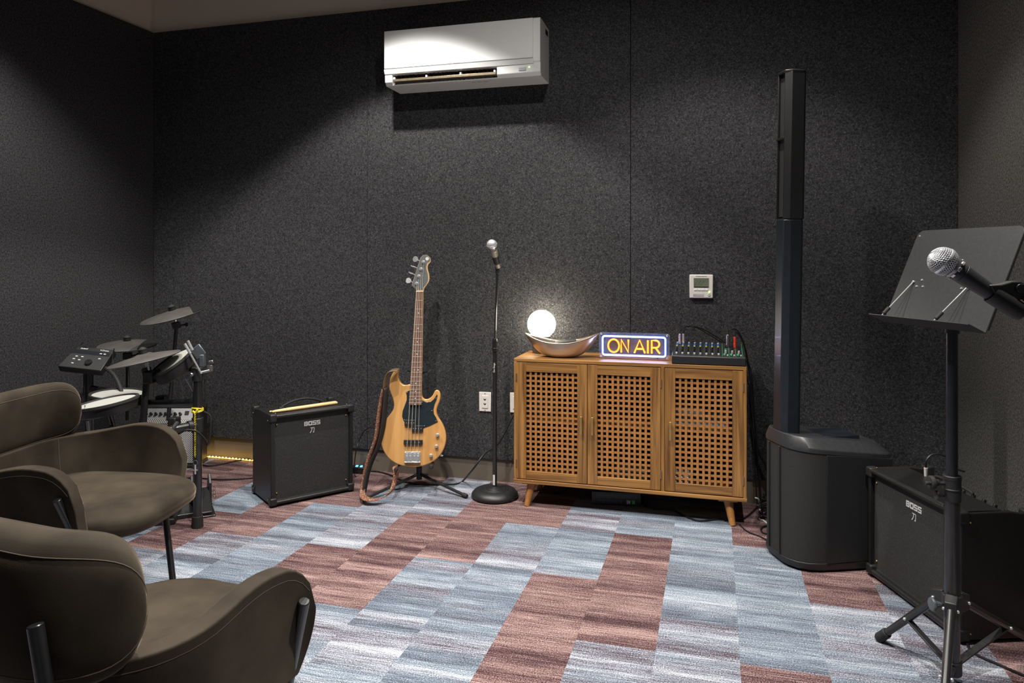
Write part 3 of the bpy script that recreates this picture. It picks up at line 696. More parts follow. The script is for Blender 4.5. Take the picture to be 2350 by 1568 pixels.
# ------------------------------------------------------------------ combo amplifiers
def make_amp(name, label, loc, rz, W, D, Hh, knobs=True):
    t = thing(name, label, 'guitar amplifier', loc, rz, 'black combo guitar amplifiers')
    hw = W/2; rec = .10                         # rear top recess for the control panel
    z0 = .012
    prof = [(0, z0), (D, z0), (D, Hh-.055), (D-rec+.02, Hh-.055), (D-rec, Hh), (0, Hh)]
    def side(x, y0=0): return [(x, y, z) for y, z in prof]
    m = MB(); n = len(prof)
    fr = .018
    # shell: sides, top, bottom, back with open front
    for s in (-1, 1):
        a, b = (-hw, -hw+fr) if s < 0 else (hw-fr, hw)
        full = [(0, z0), (D, z0), (D, Hh), (0, Hh)]
        full = [(0, z0), (D, z0), (D, Hh-.02), (D-.012, Hh-.006), (D-.05, Hh-.006), (D-.085, Hh), (0, Hh)]
        k = len(full)
        m.add([(a, y, z) for y, z in full]+[(b, y, z) for y, z in full], [tuple(range(k)), tuple(reversed(range(k, 2*k)))]+[(i, k+i, k+(i+1) % k, (i+1) % k) for i in range(k)])
    m.box(-hw+fr, hw-fr, 0, D-rec, Hh-fr, Hh); m.box(-hw+fr, hw-fr, 0, D, z0, z0+fr); m.box(-hw+fr, hw-fr, D-.015, D-.002, z0+fr, Hh-.06)
    m.build('cabinet_shell', 'tolex', t, bevel=.005, seg=3)
    MB().box(-hw+fr, hw-fr, .018, .030, z0+fr, Hh-fr).build('grille_cloth', 'grille', t)
    m = MB()
    zt, zb_ = Hh-fr-.001, z0+fr+.001
    for a in ((-hw+fr, zb_), (-hw+fr, zt)): m.box(-hw+fr, hw-fr, .0155, .0185, a[1]-.002, a[1]+.002)
    m.build('piping', 'steel', t, split=True)
    # front rounded lips
    m = MB(); m.cyl((-hw+.012, .004, Hh-.010), (hw-.012, .004, Hh-.010), .0105); m.cyl((-hw+.012, .004, z0+.010), (hw-.012, .004, z0+.010), .0105)
    m.build('front_edge', 'tolex', t, split=True)
    m = MB()
    for sx in (-1, 1):
        for z in (z0+.016, Hh-.016):
            for y in (.012, D-.016): m.cbox((sx*(hw-.013), y, z), (.036, .040, .040))
    m.build('corner_protector', 'plastic', t, bevel=.007, seg=3, split=True)
    m = MB()
    for sx in (-1, 1):
        for sz in (z0+.055, Hh-.055): m.sphere((sx*(hw-.035), .0165, sz), .0045, 10, 6)
        for y in (.03, D-.03):
            for z in (z0+.025, Hh-.030): m.sphere((sx*(hw+.0062), y, z), .0030, 8, 5)
        m.sphere((sx*(hw-.03), .02, Hh+.004), .0032, 8, 5)
    m.build('screw', 'brass', t, split=True)
    for sx in (-1, 1):
        for y in (.03, D-.03): MB().cyl((sx*(hw-.04), y, 0), (sx*(hw-.04), y, z0+.001), .014, .016, 14).build('rubber_foot', 'rubber', t)
    # sloping control panel in the rear recess
    m = MB(); m.add([(-hw+fr, D-rec, Hh-.004), (hw-fr, D-rec, Hh-.004), (hw-fr, D-.016, Hh-.052), (-hw+fr, D-.016, Hh-.052), (-hw+fr, D-rec, Hh-.02), (hw-fr, D-rec, Hh-.02), (hw-fr, D-.016, Hh-.062), (-hw+fr, D-.016, Hh-.062)],
                    [(0, 1, 2, 3), (4, 5, 6, 7), (0, 1, 5, 4), (1, 2, 6, 5), (2, 3, 7, 6), (3, 0, 4, 7)])
    m.build('control_panel', 'plastic', t)
    for k in range(9):
        x = -hw+.06+k*(W-.12)/8; MB().cyl((x, D-.055, Hh-.034), (x, D-.050, Hh-.014), .0085, .0072, 12).build('knob', 'blackmetal', t, bevel=.001)
    # badge
    lw, lh, st_, gp = .0200, .0225, .0050, .0028; gx = -(4*lw+3*gp)/2; bz = Hh-.083
    segs = {'B': [(0, 0, st_*.8, lh), (st_*1.1, 0, lw-.002, st_), (st_*1.1, lh/2-st_*.42, lw-.002, lh/2+st_*.42), (st_*1.1, lh-st_, lw-.002, lh), (lw-st_, st_*.8, lw, lh/2-.001), (lw-st_, lh/2+.001, lw, lh-st_*.8)],
            'O': [(0, 0, st_, lh), (lw-st_, 0, lw, lh), (st_, 0, lw-st_, st_), (st_, lh-st_, lw-st_, lh)],
            'S': [(0, 0, lw, st_*.85), (0, lh-st_*.85, lw, lh), (0, lh/2-st_*.42, lw, lh/2+st_*.42), (0, lh/2, st_, lh-st_*.5), (lw-st_, st_*.5, lw, lh/2)]}
    for q_, ch in enumerate('BOSS'):
        m = MB(); x0_ = gx+q_*(lw+gp)
        for a_, b_, c_, d_ in segs[ch]: m.box(x0_+a_, x0_+c_, .0155, .0178, bz+b_, bz+d_)
        m.build('badge_letter', 'label', t)
    m = MB(); c0 = Vector((0, .0165, Hh-.110))
    def stroke(pts, w_):
        for (xa, za), (xb, zb2) in zip(pts[:-1], pts[1:]):
            d = Vector((xb-xa, 0, zb2-za)); nn = Vector((-d.z, 0, d.x)).normalized()*w_/2; A = c0+Vector((xa, 0, za)); B = c0+Vector((xb, 0, zb2))
            m.add([A-nn, A+nn, B+nn, B-nn], [(0, 1, 2, 3)])
    stroke([(-.010, .013), (.011, .013), (.009, -.012), (.003, -.010)], .0032); stroke([(-.001, .012), (-.004, -.002), (-.012, -.013)], .0034)
    m.build('badge_character', 'label', t, flat=True)
    return t
# left amp: corners measured on the carpet
vx = Vector((.274, .361, 0)).normalized(); rzA = math.atan2(vx.y, vx.x)
cA = (Vector((-2.2, 3.229, 0))+Vector((-1.926, 3.59, 0)))/2
tA = make_amp('combo_amplifier', 'black combo amplifier with drumsticks on top, left of the bass guitar', cA, rzA, .455, .30, .478)
m = MB().tube([(-.115, .15, .480), (-.112, .15, .488), (-.06, .15, .508), (0, .15, .516), (.06, .15, .508), (.112, .15, .488), (.115, .15, .480)], .006, 10)
m.build('carry_handle', 'rubber', tA)
m = MB(); m.box(-.135, -.095, .138, .162, .477, .486); m.box(.095, .135, .138, .162, .477, .486); m.build('handle_bracket', 'blackmetal', tA, bevel=.002, split=True)
vx = Vector((.187, -.506, 0)).normalized(); rzB = math.atan2(vx.y, vx.x)
cB = (Vector((.601, 3.213, 0))+Vector((.788, 2.707, 0)))/2
tB = make_amp('combo_amplifier', 'black combo amplifier behind the music stand by the right wall', cB, rzB, .54, .262, .437)
MB().tube([(-.10, .17, .439), (-.09, .17, .447), (0, .17, .452), (.09, .17, .447), (.10, .17, .439)], .006, 10).build('carry_handle', 'rubber', tB)
# instrument jack in right amp
jb = at(2125, 1095, 2.80); t = thing('jack_cable', 'black cable with beige jack plug in top of the right amplifier', 'cable', (jb.x, jb.y, .441))
MB().cyl((0, 0, -.004), (0, 0, .03), .0065, .0075, 12).build('plug', 'offwhite', t, bevel=.001)
MB().tube([(0, 0, .028), (.0, .0, .055), (.02, .01, .078), (.055, .02, .080), (.09, .04, .06), (.12, .06, .02), (.155, .075, .006)], .004, 8).build('cord', 'cable', t)
# drum sticks on left amp
def stick(loc_a, loc_b, label):
    a, b = Vector(loc_a), Vector(loc_b); d = b-a; Ln = d.length
    o = MB().lathe([(0, 0), (.0065, .001), (.0078, .006), (.0078, Ln*.72), (.0052, Ln*.92), (.0034, Ln-.014), (.0046, Ln-.010), (.0052, Ln-.005), (.003, Ln-.0005), (0, Ln)], 18).build('drumstick', 'stick')
    m = frame(a, d.cross(UP).normalized(), (UP)); 
    q = d.to_track_quat('Z', 'Y'); o.location = a; o.rotation_mode = 'QUATERNION'; o.rotation_quaternion = q
    tag(o, label, 'drumstick', 'drumsticks on the left amplifier'); return o
def onA(x, y, z): return tA.matrix_basis @ Vector((x, y, z)) if False else Vector(cA)+Matrix.Rotation(rzA, 3, 'Z') @ Vector((x, y, z))
stick(onA(.165, .070, .4865), onA(-.205, .045, .4865), 'light wooden drumstick nearer the front edge of the left amplifier')
stick(onA(.166, .088, .4865), onA(-.215, .060, .4865), 'light wooden drumstick nearer the handle of the left amplifier')

# ------------------------------------------------------------------ bass guitar
def make_bass():
    o0 = at(945, 1074, 3.955); top = at(965, 587, 4.12)
    yv = (top-o0); Lb = yv.length
    # x axis: image right; y: along the instrument plane upward
    base_y = (at(945, 587, 4.12)-o0).normalized()
    m4 = frame(o0, RV, base_y)
    t = thing('bass_guitar', 'natural wood four-string bass guitar with black pickguard on a stand', 'bass guitar', mtx=m4)
    sx = 3.99/FPX
    def q(cx_, cy_):                      # crop measure -> local metres
        u = 860+cx_/6.033; v = 840+cy_/6.033
        return ((u-945)*sx, (1074-v)/(1074-587)*Lb)
    def P(u, v): return ((u-945)*sx, (1074-v)/(1074-587)*Lb)
    body = [(466, 280), (430, 288), (385, 295), (345, 275), (315, 235), (300, 190), (297, 130), (302, 90), (295, 66), (272, 66), (245, 90), (215, 135), (190, 190), (178, 250), (175, 330), (192, 395), (222, 465), (243, 530), (248, 585), (236, 635), (200, 690), (150, 752), (110, 820), (85, 895), (74, 975), (78, 1060), (95, 1140), (125, 1205), (165, 1262), (215, 1310), (270, 1346), (340, 1378), (430, 1398), (530, 1406), (630, 1397), (720, 1375), (800, 1336), (868, 1283), (920, 1222), (955, 1152), (975, 1080), (981, 1005), (970, 930), (943, 857), (905, 790), (868, 738), (846, 690), (840, 635), (855, 580), (880, 522), (893, 462), (890, 412), (872, 375), (842, 357), (815, 370), (799, 402), (785, 432), (757, 465), (715, 487), (668, 487), (632, 450), (628, 380)]
    def smooth(pts, it=1):
        for _ in range(it):
            o = []
            n = len(pts)
            for i in range(n):
                a, b = pts[i], pts[(i+1) % n]; o += [(a[0]*.75+b[0]*.25, a[1]*.75+b[1]*.25), (a[0]*.25+b[0]*.75, a[1]*.25+b[1]*.75)]
            pts = o
        return pts
    bo = [q(*p) for p in smooth(body)]
    MB().prism(bo, -.040, .0).build('guitar_body', 'bodywood', t, bevel=.006, seg=3)
    pg = [(462, 370), (430, 380), (412, 390), (425, 440), (425, 500), (400, 570), (372, 650), (366, 720), (385, 775), (405, 800), (412, 845), (500, 850), (505, 905), (655, 905), (668, 880), (760, 845), (862, 795), (835, 735), (806, 690), (798, 630), (812, 560), (838, 500), (852, 440), (845, 418), (832, 440), (800, 490), (760, 522), (700, 530), (632, 500), (632, 375)]
    MB().prism([q(*p) for p in pg], .0, .0025).build('pickguard', 'guard', t, bevel=.0008)
    # neck
    nk = [q(458, 565), q(632, 565), P(964.5, 673), P(947.5, 673)]
    MB().prism(nk, -.012, .012).build('neck', 'maple', t, bevel=.002)
    fb = [q(460, 563), q(630, 563), P(964, 674), P(948, 674)]
    MB().prism(fb, .0115, .0165).build('fretboard', 'fret', t, bevel=.001)
    y0 = P(0, 673)[1]; scale = y0-q(0, 1245)[1]; m = MB()
    (xa0, ya), (xb0, _), (xb1, yb_), (xa1, _) = fb
    def edge(y): k = (y-ya)/(yb_-ya); return xa0+(xa1-xa0)*k, xb0+(xb1-xb0)*k
    for k in range(1, 22):
        y = y0-scale*(1-2**(-k/12.)); a, b = edge(y)
        if y > ya: m.box(a, b, y-.0012, y+.0012, .016, .0182)
    m.build('fret', 'fretwire', t, split=True)
    for k in (3, 5, 7, 9, 12, 15, 17, 19, 21):
        y = y0-scale*(1-2**(-(k-.5)/12.)); a, b = edge(y); c = (a+b)/2
        for dx in ((-.010, .010) if k == 12 else (0,)): MB().cyl((c+dx, y, .0163), (c+dx, y, .0170), .0032, seg=10).build('inlay_dot', 'offwhite', t)
    MB().box(*(lambda e: (e[0], e[1]))(edge(y0)), y0-.001, y0+.004, .016, .021).build('nut', 'offwhite', t)
    # headstock (crop 860..1020 x 560..760, scale 7.8375)
    def h(cx_, cy_): return P(860+cx_/7.8375, 560+cy_/7.8375)
    hs = [(685, 890), (690, 850), (655, 815), (608, 780), (605, 740), (640, 640), (680, 500), (715, 380), (745, 280), (775, 225), (825, 198), (880, 205), (925, 240), (948, 290), (938, 340), (905, 365), (888, 410), (892, 470), (915, 540), (928, 620), (920, 690), (880, 755), (840, 805), (825, 850), (825, 890)]
    hp = [h(*p) for p in smooth(hs)]
    MB().prism(hp, -.010, .003).build('headstock', 'maple', t, bevel=.001)
    cxm = sum(p[0] for p in hp)/len(hp); cym = sum(p[1] for p in hp)/len(hp)
    hf = [(605+4, 742), (644, 640), (684, 500), (719, 380), (750, 283), (778, 230), (826, 203), (876, 210), (918, 243), (938, 290), (925, 325), (885, 350), (866, 410), (870, 470), (893, 540), (905, 620), (900, 690), (865, 752), (822, 800), (812, 850), (700, 850), (660, 812), (614, 778)]
    MB().prism([h(*p) for p in hf], .003, .0038).build('headstock_face', 'headgrey', t)
    lc = h(880, 272); m = MB(); m.lathe([(.0075, 0), (.0098, 0), (.0098, .0004), (.0075, .0004)], 28, Matrix.Translation((lc[0], lc[1], .0039)))
    for k in range(6):
        a = k*PI/3+PI/6; R = Matrix.Translation((lc[0], lc[1], .0040)) @ Matrix.Rotation(a, 4, 'Z'); m.box(-.0009, .0009, 0, .0078, 0, .0004, R)
    m.build('maker_emblem', 'label', t)
    posts = [(808, 335), (768, 468), (728, 600), (690, 735)]; keys = [(655, 270), (610, 405), (575, 530), (535, 672)]
    for i, (p, k) in enumerate(zip(posts, keys)):
        a = h(*p); b = h(*k); m = MB(); m.cyl((a[0], a[1], .003), (a[0], a[1], .020), .0065, .0055, 16); m.lathe([(.0100, .003), (.0100, .0055), (.007, .0065)], 16, Matrix.Translation((a[0], a[1], .001)))
        o = m.build('tuning_post', 'chrome', t)
        m = MB(); m.cyl((a[0], a[1], -.018), (b[0], b[1], -.018), .003, seg=10)
        rot = Matrix.Rotation(math.atan2(b[1]-a[1], b[0]-a[0]), 3, 'Z') @ Matrix.Rotation([.0, 1.35, 1.35, .2][i], 3, 'X')
        mt = Matrix.Translation((b[0], b[1], -.018)) @ rot.to_4x4()
        m.prism([(-.016*math.cos(j*PI/8)*1.0, .0165*math.sin(j*PI/8)*(1-.25*math.cos(j*PI/8))) for j in range(16)], -.0015, .0015, mt)
        m.build('tuning_key', 'chrome', t, bevel=.0006)
    # pickups
    def pick(a, b, name='pickup', poles=4):
        (x0_, y1_), (x1_, y0_) = q(*a), q(*b); MB().box(x0_, x1_, y0_, y1_, .0, .012).build(name, 'satin', t, bevel=.002)
        m = MB()
        for k in range(poles): xx = x0_+(x1_-x0_)*(k+.8)/(poles+.6); m.cyl((xx, (y0_+y1_)/2, .012), (xx, (y0_+y1_)/2, .013), .0025, seg=10)
        m.build('pole_piece', 'chrome', t, split=True)
    pick((404, 766), (560, 850)); pick((502, 842), (662, 925)); pick((398, 1036), (658, 1100))
    # bridge
    (x0_, y1_), (x1_, y0_) = q(412, 1195), q(632, 1340)
    m = MB(); m.box(x0_, x1_, y0_, y1_, 0, .008); m.box(x0_, x1_, y0_, y0_+.006, .008, .018)
    br = m.build('bridge', 'chrome', t, bevel=.002)
    for k in range(4):
        xx = x0_+(x1_-x0_)*(k+.6)/4.2; m = MB(); m.box(xx-.0058, xx+.0058, y0_+.010, y1_-.008, .008, .014); m.cyl((xx, y0_+.012, .015), (xx, y1_-.02, .015), .0055, seg=10); m.build('saddle', 'chrome', br, bevel=.001)
    # strings
    for k in range(4):
        f = (k+.55)/4.1; xb = x0_+(x1_-x0_)*f; xn = edge(y0)[0]+(edge(y0)[1]-edge(y0)[0])*(k+.5)/4; pp = h(*posts[3-k])
        MB().tube([(xb, y0_+.02, .019), (xn, y0+.002, .0225), (pp[0]+.004, pp[1], .012)], .0014-.00015*k, 6, smooth=False).build('string', 'fretwire', t)
    for p in ((862, 970), (850, 1120), (776, 1245)):
        a = q(*p); MB().cyl((a[0], a[1], 0), (a[0], a[1], .020), .0095, .0085, 20).build('control_knob', 'chrome', t, bevel=.002)
    m = MB()
    for p in ((428, 395), (640, 525), (830, 472), (778, 643), (838, 782), (675, 850), (398, 768)): a = q(*p); m.sphere((a[0], a[1], .0027), .0028, 8, 5)
    m.build('pickguard_screw', 'chrome', t, split=True)
    a = q(905, 1250); MB().cyl((a[0]-.002, a[1], -.02), (a[0]+.012, a[1]-.004, -.02), .0065, .004, 12).build('output_jack', 'chrome', t)
    # strap: leather tab and hanging webbing, in world space brought to local
    inv = m4.inverted()
    def ribbon(pts, wv, name, mm, n=6, th=.003):
        P_ = [Vector(p) for p in pts]; Q = []
        for i in range(len(P_)-1):
            a, b, c, d = P_[max(i-1, 0)], P_[i], P_[i+1], P_[min(i+2, len(P_)-1)]
            for k in range(n):
                s_ = k/n; Q.append(.5*((2*b)+(c-a)*s_+(2*a-5*b+4*c-d)*s_*s_+(3*b-a-3*c+d)*s_**3))
        Q.append(P_[-1]); wv = Vector(wv)
        rows = [[inv @ (p-wv/2), inv @ (p), inv @ (p+wv/2)] for p in Q]
        return MB().grid(rows).build(name, mm, t, solid=th, angle=60)
    w1 = RV*.020+FV*.045
    ribbon([at(914, 850, 4.0), at(905, 849, 3.995), at(893, 853, 3.985), at(886, 868, 3.98), at(883, 890, 3.975)], RV*.012+FV*.05+UP*.01, 'strap_tab', 'leather')
    ribbon([at(882, 892, 3.97), at(876, 920, 3.965), at(870, 960, 3.955), at(864, 1005, 3.94), at(850, 1045, 3.92), at(840, 1080, 3.90), at(834, 1115, 3.88), at(832, 1136, 3.82), at(840, 1145, 3.765), at(858, 1147, 3.755), at(880, 1142, 3.77), at(898, 1126, 3.82), at(906, 1105, 3.88), at(909, 1085, 3.90), at(906, 1070, 3.93)], w1, 'woven_strap', 'strap', 5)
    ribbon([at(886, 892, 3.975), at(884, 930, 3.97), at(879, 980, 3.96), at(868, 1025, 3.945), at(852, 1062, 3.92), at(843, 1090, 3.90), at(836, 1125, 3.87), at(831, 1142, 3.85)], w1*.9, 'strap_backing', 'strapb', 5)
    return t
make_bass()
# guitar stand
def make_gstand():
    hub = at(962, 1099, 4.085); hub.z = .052; base = Vector((hub.x, hub.y, 0))
    t = thing('guitar_stand', 'black tripod guitar stand holding the bass guitar', 'guitar stand', base)
    L_ = lambda p: tuple(Vector(p)-base)
    MB().cyl((0, 0, .035), (0, 0, .105), .016, .016, 18).build('hub', 'plastic', t, bevel=.002)
    for f in (fl(1070, 1144), fl(840, 1149), Vector((hub.x-.02, 3.94, 0))):
        f = Vector((f.x, f.y, .012)); d = (f-Vector((hub.x, hub.y, .065)))
        a = Vector((hub.x, hub.y, .065))
        lg = MB().cyl(L_(a), L_(f), .0085, seg=14).build('leg', 'blackmetal', t)
        MB().cyl(L_(a+d*.93), L_(f+d.normalized()*.006), .0115, .0115, 14).build('leg_cap', 'rubber', lg, bevel=.003)
    m = MB(); m.cyl((0, 0, .1), (0, 0, .40), .0095, seg=14); m.cyl((0, 0, .40), (0, -.0, .63), .0075, seg=14); m.build('upright', 'blackmetal', t)
    yk = Vector((hub.x, hub.y, .0)); z = .655
    m = MB(); pl = RV*-.062; pr_ = RV*.062
    m.tube([pl-FV*.085+UP*z, pl-FV*.02+UP*z, UP*(z-.018), pr_-FV*.02+UP*z, pr_-FV*.085+UP*z], .006, 8); m.build('neck_yoke', 'rubber', t)
    for sgn, (u, v) in ((-1, (912, 1070)), (1, (992, 1064))):
        e = at(u, v, 3.93)
        m = MB(); m.tube([(0, 0, .11), Vector(L_(e))*.6+Vector((0, 0, .055)), Vector(L_(e))+FV*.05-UP*.012, Vector(L_(e))-FV*.045-UP*.006], .006, 8); ar = m.build('cradle_arm', 'blackmetal', t)
        MB().cyl(Vector(L_(e))-FV*.030-UP*.008, Vector(L_(e))-FV*.062-UP*.002, .011, .010, 14).build('rubber_tip', 'rubber', ar, bevel=.003)
make_gstand()

# ------------------------------------------------------------------ straight microphone stand
def mic_shape(t_parent, mtx, handle='blackmetal', sc=1.0, detail=False):
    """microphone along +Z: ball at top; origin = centre of the ball"""
    r = .0255*sc
    if detail:
        m = MB()
        # woven wire ball: meridians and rings
        for k in range(38):
            a = 2*PI*k/38
            m.tube([mtx @ Vector((r*math.sin(th)*math.cos(a+.5*th), r*math.sin(th)*math.sin(a+.5*th), r*math.cos(th))) for th in [PI*(.04+.80*i/18) for i in range(19)]], 0.00062, 4, smooth=False)
            m.tube([mtx @ Vector((r*math.sin(th)*math.cos(a-.5*th), r*math.sin(th)*math.sin(a-.5*th), r*math.cos(th))) for th in [PI*(.04+.80*i/18) for i in range(19)]], 0.00062, 4, smooth=False)
        for th in [PI*(.05+.042*i) for i in range(19)]:
            m.lathe([(r*math.sin(th)-.0003, -.0004), (r*math.sin(th)+.0003, 0), (r*math.sin(th)-.0003, .0004)], 36, mtx @ Matrix.Translation((0, 0, r*math.cos(th))), True)
        g = m.build('mic_grille', 'micmesh', t_parent)
        MB().lathe([(r*.96*math.sin(PI*k/14), r*.96*math.cos(PI*k/14)) for k in range(15)], 32, mtx, True).build('mic_foam', 'smokefoam', g)
    else:
        g = MB().lathe([(r*math.sin(PI*k/14), r*math.cos(PI*k/14)) for k in range(13)], 24, mtx, True).build('mic_grille', 'micmesh', t_parent)
    MB().lathe([(r*.98, .0025*sc), (r*1.045, .002*sc), (r*1.045, -.002*sc), (r*.98, -.0025*sc)], 36, mtx, True).build('grille_band', 'chrome', g)
    MB().lathe([(.0150*sc, -.0195*sc), (.0205*sc, -.0175*sc), (.0195*sc, -.0235*sc), (.0165*sc, -.0245*sc)], 32, mtx, True).build('grille_collar', 'steel', g)
    h = MB().lathe([(0, -.020*sc), (.0165*sc, -.022*sc), (.0178*sc, -.024*sc), (.0178*sc, -.036*sc), (.0172*sc, -.0365*sc), (.0172*sc, -.0375*sc), (.0178*sc, -.038*sc), (.0118*sc, -.128*sc), (.0112*sc, -.134*sc), (0, -.134*sc)], 32, mtx, True).build('mic_handle', handle, t_parent)
    return h
M['smokefoam'] = mat('mic_foam', (.05, .05, .055), .9)
bc = Vector((-1.143, 3.713, 0))
t = thing('microphone_stand', 'black straight microphone stand with round base left of the cabinet', 'microphone stand', bc, 0, 'microphone stands')
MB().lathe([(0, .004), (.118, .0), (.127, .008), (.125, .022), (.110, .038), (.092, .045), (.080, .046), (.077, .043), (.073, .046), (.066, .047), (.062, .044), (.058, .048), (.048, .049), (.044, .046), (.040, .050), (.020, .052), (.014, .058), (0, .058)], 48).build('stand_base', 'satin', t, angle=60)
MB().cyl((0, 0, .05), (.001, 0, .80), .0118, seg=20).build('lower_pole', 'blackmetal', t)
m = MB(); m.cyl((.001, 0, .785), (.001, 0, .845), .0145, .0145, 20); m.cyl((.001, 0, .80), (.001, 0, .806), .0158, seg=20); m.cyl((.001, 0, .84), (.001, 0, .856), .0155, .0130, 20); m.build('height_clutch', 'blackmetal', t, bevel=.001)
MB().cyl((.001, 0, .85), (.012, .01, 1.215), .0068, seg=16).build('upper_pole', 'satin', t)
MB().cbox((-.001, -.0119, .095), (.011, .002, .055)).build('white_label', 'label', t)
text('On-Stage', .014, 'label', t, Matrix.Translation((0, -.0122, .70)) @ XZ @ Matrix.Rotation(PI/2, 4, 'Z'))
MB().tube([(.016, -.008, 1.20), (.013, -.008, 1.10), (.010, -.010, 1.0), (.008, -.010, .90)], .003, 8).build('clipped_cord', 'blackmetal', t)
m = MB(); m.cyl((.012, .01, 1.205), (.012, .008, 1.245), .0105, .012, 16); m.build('clip_joint', 'plastic', t, bevel=.002)
# microphone on it
bp_ = at(1137, 563, 3.86)
ax = Vector((-.10, -.62, 1.0)).normalized()
mt = Matrix.Translation((0, 0, 0)) @ ax.to_track_quat('Z', 'Y').to_matrix().to_4x4()
hold = Vector((bc.x+.016, bc.y-.010, 1.262))
t2 = thing('microphone', 'small silver-headed microphone on the straight stand', 'microphone', hold+ax*.118, 0, 'microphones')
mic_shape(t2, mt, 'champagne', 1.08)
MB().lathe([(.0165, -.072), (.0185, -.074), (.0165, -.118), (.013, -.122), (.0, -.122)], 24, mt, True).build('mic_clip', 'satin', t2)

# ------------------------------------------------------------------ column speaker
def make_speaker():
    dv = Vector((.908, .419, 0)); rz = math.atan2(-dv.x, dv.y)
    t = thing('column_speaker', 'tall black column loudspeaker on a rounded subwoofer right of the cabinet', 'loudspeaker', (.247, 3.265, 0), rz)
    # plan outline, x right, y backwards
    def plan(s=1.0, ins=0):
        right = [(.048, .0), (.085, .006), (.125, .030), (.152, .068), (.163, .115), (.167, .18), (.170, .30), (.166, .40), (.150, .437), (.120, .445)]
        pts = [(x-ins*(1 if x > .06 else .5), y+(ins if y < .1 else -ins if y > .4 else 0)) for x, y in right]
        return pts+[(-x, y) for x, y in reversed(pts)]
    def loft(levels, name, mm, **kw):
        m = MB(); n = len(levels[0][0]); V = []
        for pl, zf in levels: V += [(x, y, zf(x, y)) for x, y in pl]
        F = []
        for k in range(len(levels)-1):
            for i in range(n): F.append((k*n+i, k*n+(i+1) % n, (k+1)*n+(i+1) % n, (k+1)*n+i))
        F.append(tuple(reversed(range(n)))); F.append(tuple(range((len(levels)-1)*n, len(levels)*n)))
        return m.add(V, F).build(name, mm, t, **kw)
    zc = lambda v: (lambda x, y: v)
    loft([(plan(ins=.012), zc(.006)), (plan(ins=.004), zc(.012)), (plan(), zc(.032)), (plan(), zc(.040))], 'bottom_trim', 'plastic', bevel=.002)
    loft([(plan(ins=.003), zc(.040)), (plan(ins=.003), lambda x, y: .497-.040*y/.44)], 'enclosure', 'felt_speaker', bevel=.001)
    for sx in (-1, 1):
        xa, xb = sorted((sx*.1665, sx*.1705)); MB().add([(x, y, z) for x in (xa, xb) for y, z in ((.135, .042), (.43, .042), (.43, .456), (.135, .483))], [(0, 1, 2, 3), (4, 5, 6, 7), (0, 1, 5, 4), (1, 2, 6, 5), (2, 3, 7, 6), (3, 0, 4, 7)]).build('side_panel', 'plastic', t, bevel=.001)
    # front centre channel
    m = MB(); m.box(.040, .046, -.006, .01, .042, .495); m.box(-.046, -.040, -.006, .01, .042, .495); m.build('front_trim', 'plastic', t, bevel=.0015, split=True)
    # lid: rises to an inner ridge
    sl = lambda a: (lambda x, y: a-.045*y/.44)
    loft([(plan(), sl(.497)), (plan(), sl(.517)), ([(x*.76, .035+(y-.035)*.90) for x, y in plan()], sl(.556)), ([(x*.66, .09+(y-.09)*.80) for x, y in plan()], sl(.553))], 'lid', 'lid', bevel=.003)
    MB().box(-.07, .07, .19, .35, .505, .5345).build('handle_recess', 'gloss', t, bevel=.003)
    for x in (-.1, .1):
        for y in (.08, .36): MB().cyl((x, y, 0), (x, y, .008), .016).build('rubber_foot', 'rubber', t)
    # column, leaning back very slightly
    lean = Matrix.Translation((0, .035, .48)) @ Matrix.Rotation(-.017, 4, 'X')
    def hexa(w, d0, d1, c=.018): return [(-w+c, d0), (w-c, d0), (w, d0+c*1.4), (w, d1-c), (w-c, d1), (-w+c, d1), (-w, d1-c), (-w, d0+c*1.4)]
    m = MB(); m.prism(hexa(.0465, -.028, .064), 0, .972, lean); m.build('support_column', 'gloss', t, bevel=.004, seg=3)
    ztop = 1.600
    m = MB(); 
    ar = [(-.040, -.018), (-.034, -.026), (-.030, -.026), (-.030, -.012), (.020, -.012), (.020, -.026), (.026, -.028), (.0465, -.006), (.0465, .050), (.030, .066), (-.030, .066), (-.0465, .050), (-.0465, -.002)]
    m.prism(ar, .976, ztop, lean); arr = m.build('array_housing', 'satin', t, bevel=.0015)
    MB().prism([(-.029, -.013), (.019, -.013), (.019, -.016), (-.029, -.016)], .985, ztop-.02, lean).build('array_grille', 'grille', arr)
    m = MB(); m.prism([(-.033, -.030), (.022, -.030), (.026, -.012), (-.036, -.012)], 1.315, 1.325, lean); m.build('grille_bar', 'plastic', arr, bevel=.002)
    MB().prism(hexa(.0475, -.030, .067), ztop-.002, ztop+.010, lean).build('top_cap', 'satin', t, bevel=.004)
    MB().prism(hexa(.0445, -.026, .062), .9715, .9765, lean).build('joint_ring', 'rubber', t)
M['felt_speaker'] = mat('carpeted_grille', (.015, .0145, .014), .8, bump=.5, scale=300, bscale=600, var=.3)
M['lid'] = mat('speaker_lid', (.026, .027, .029), .38, bump=.05, scale=80)
make_speaker()

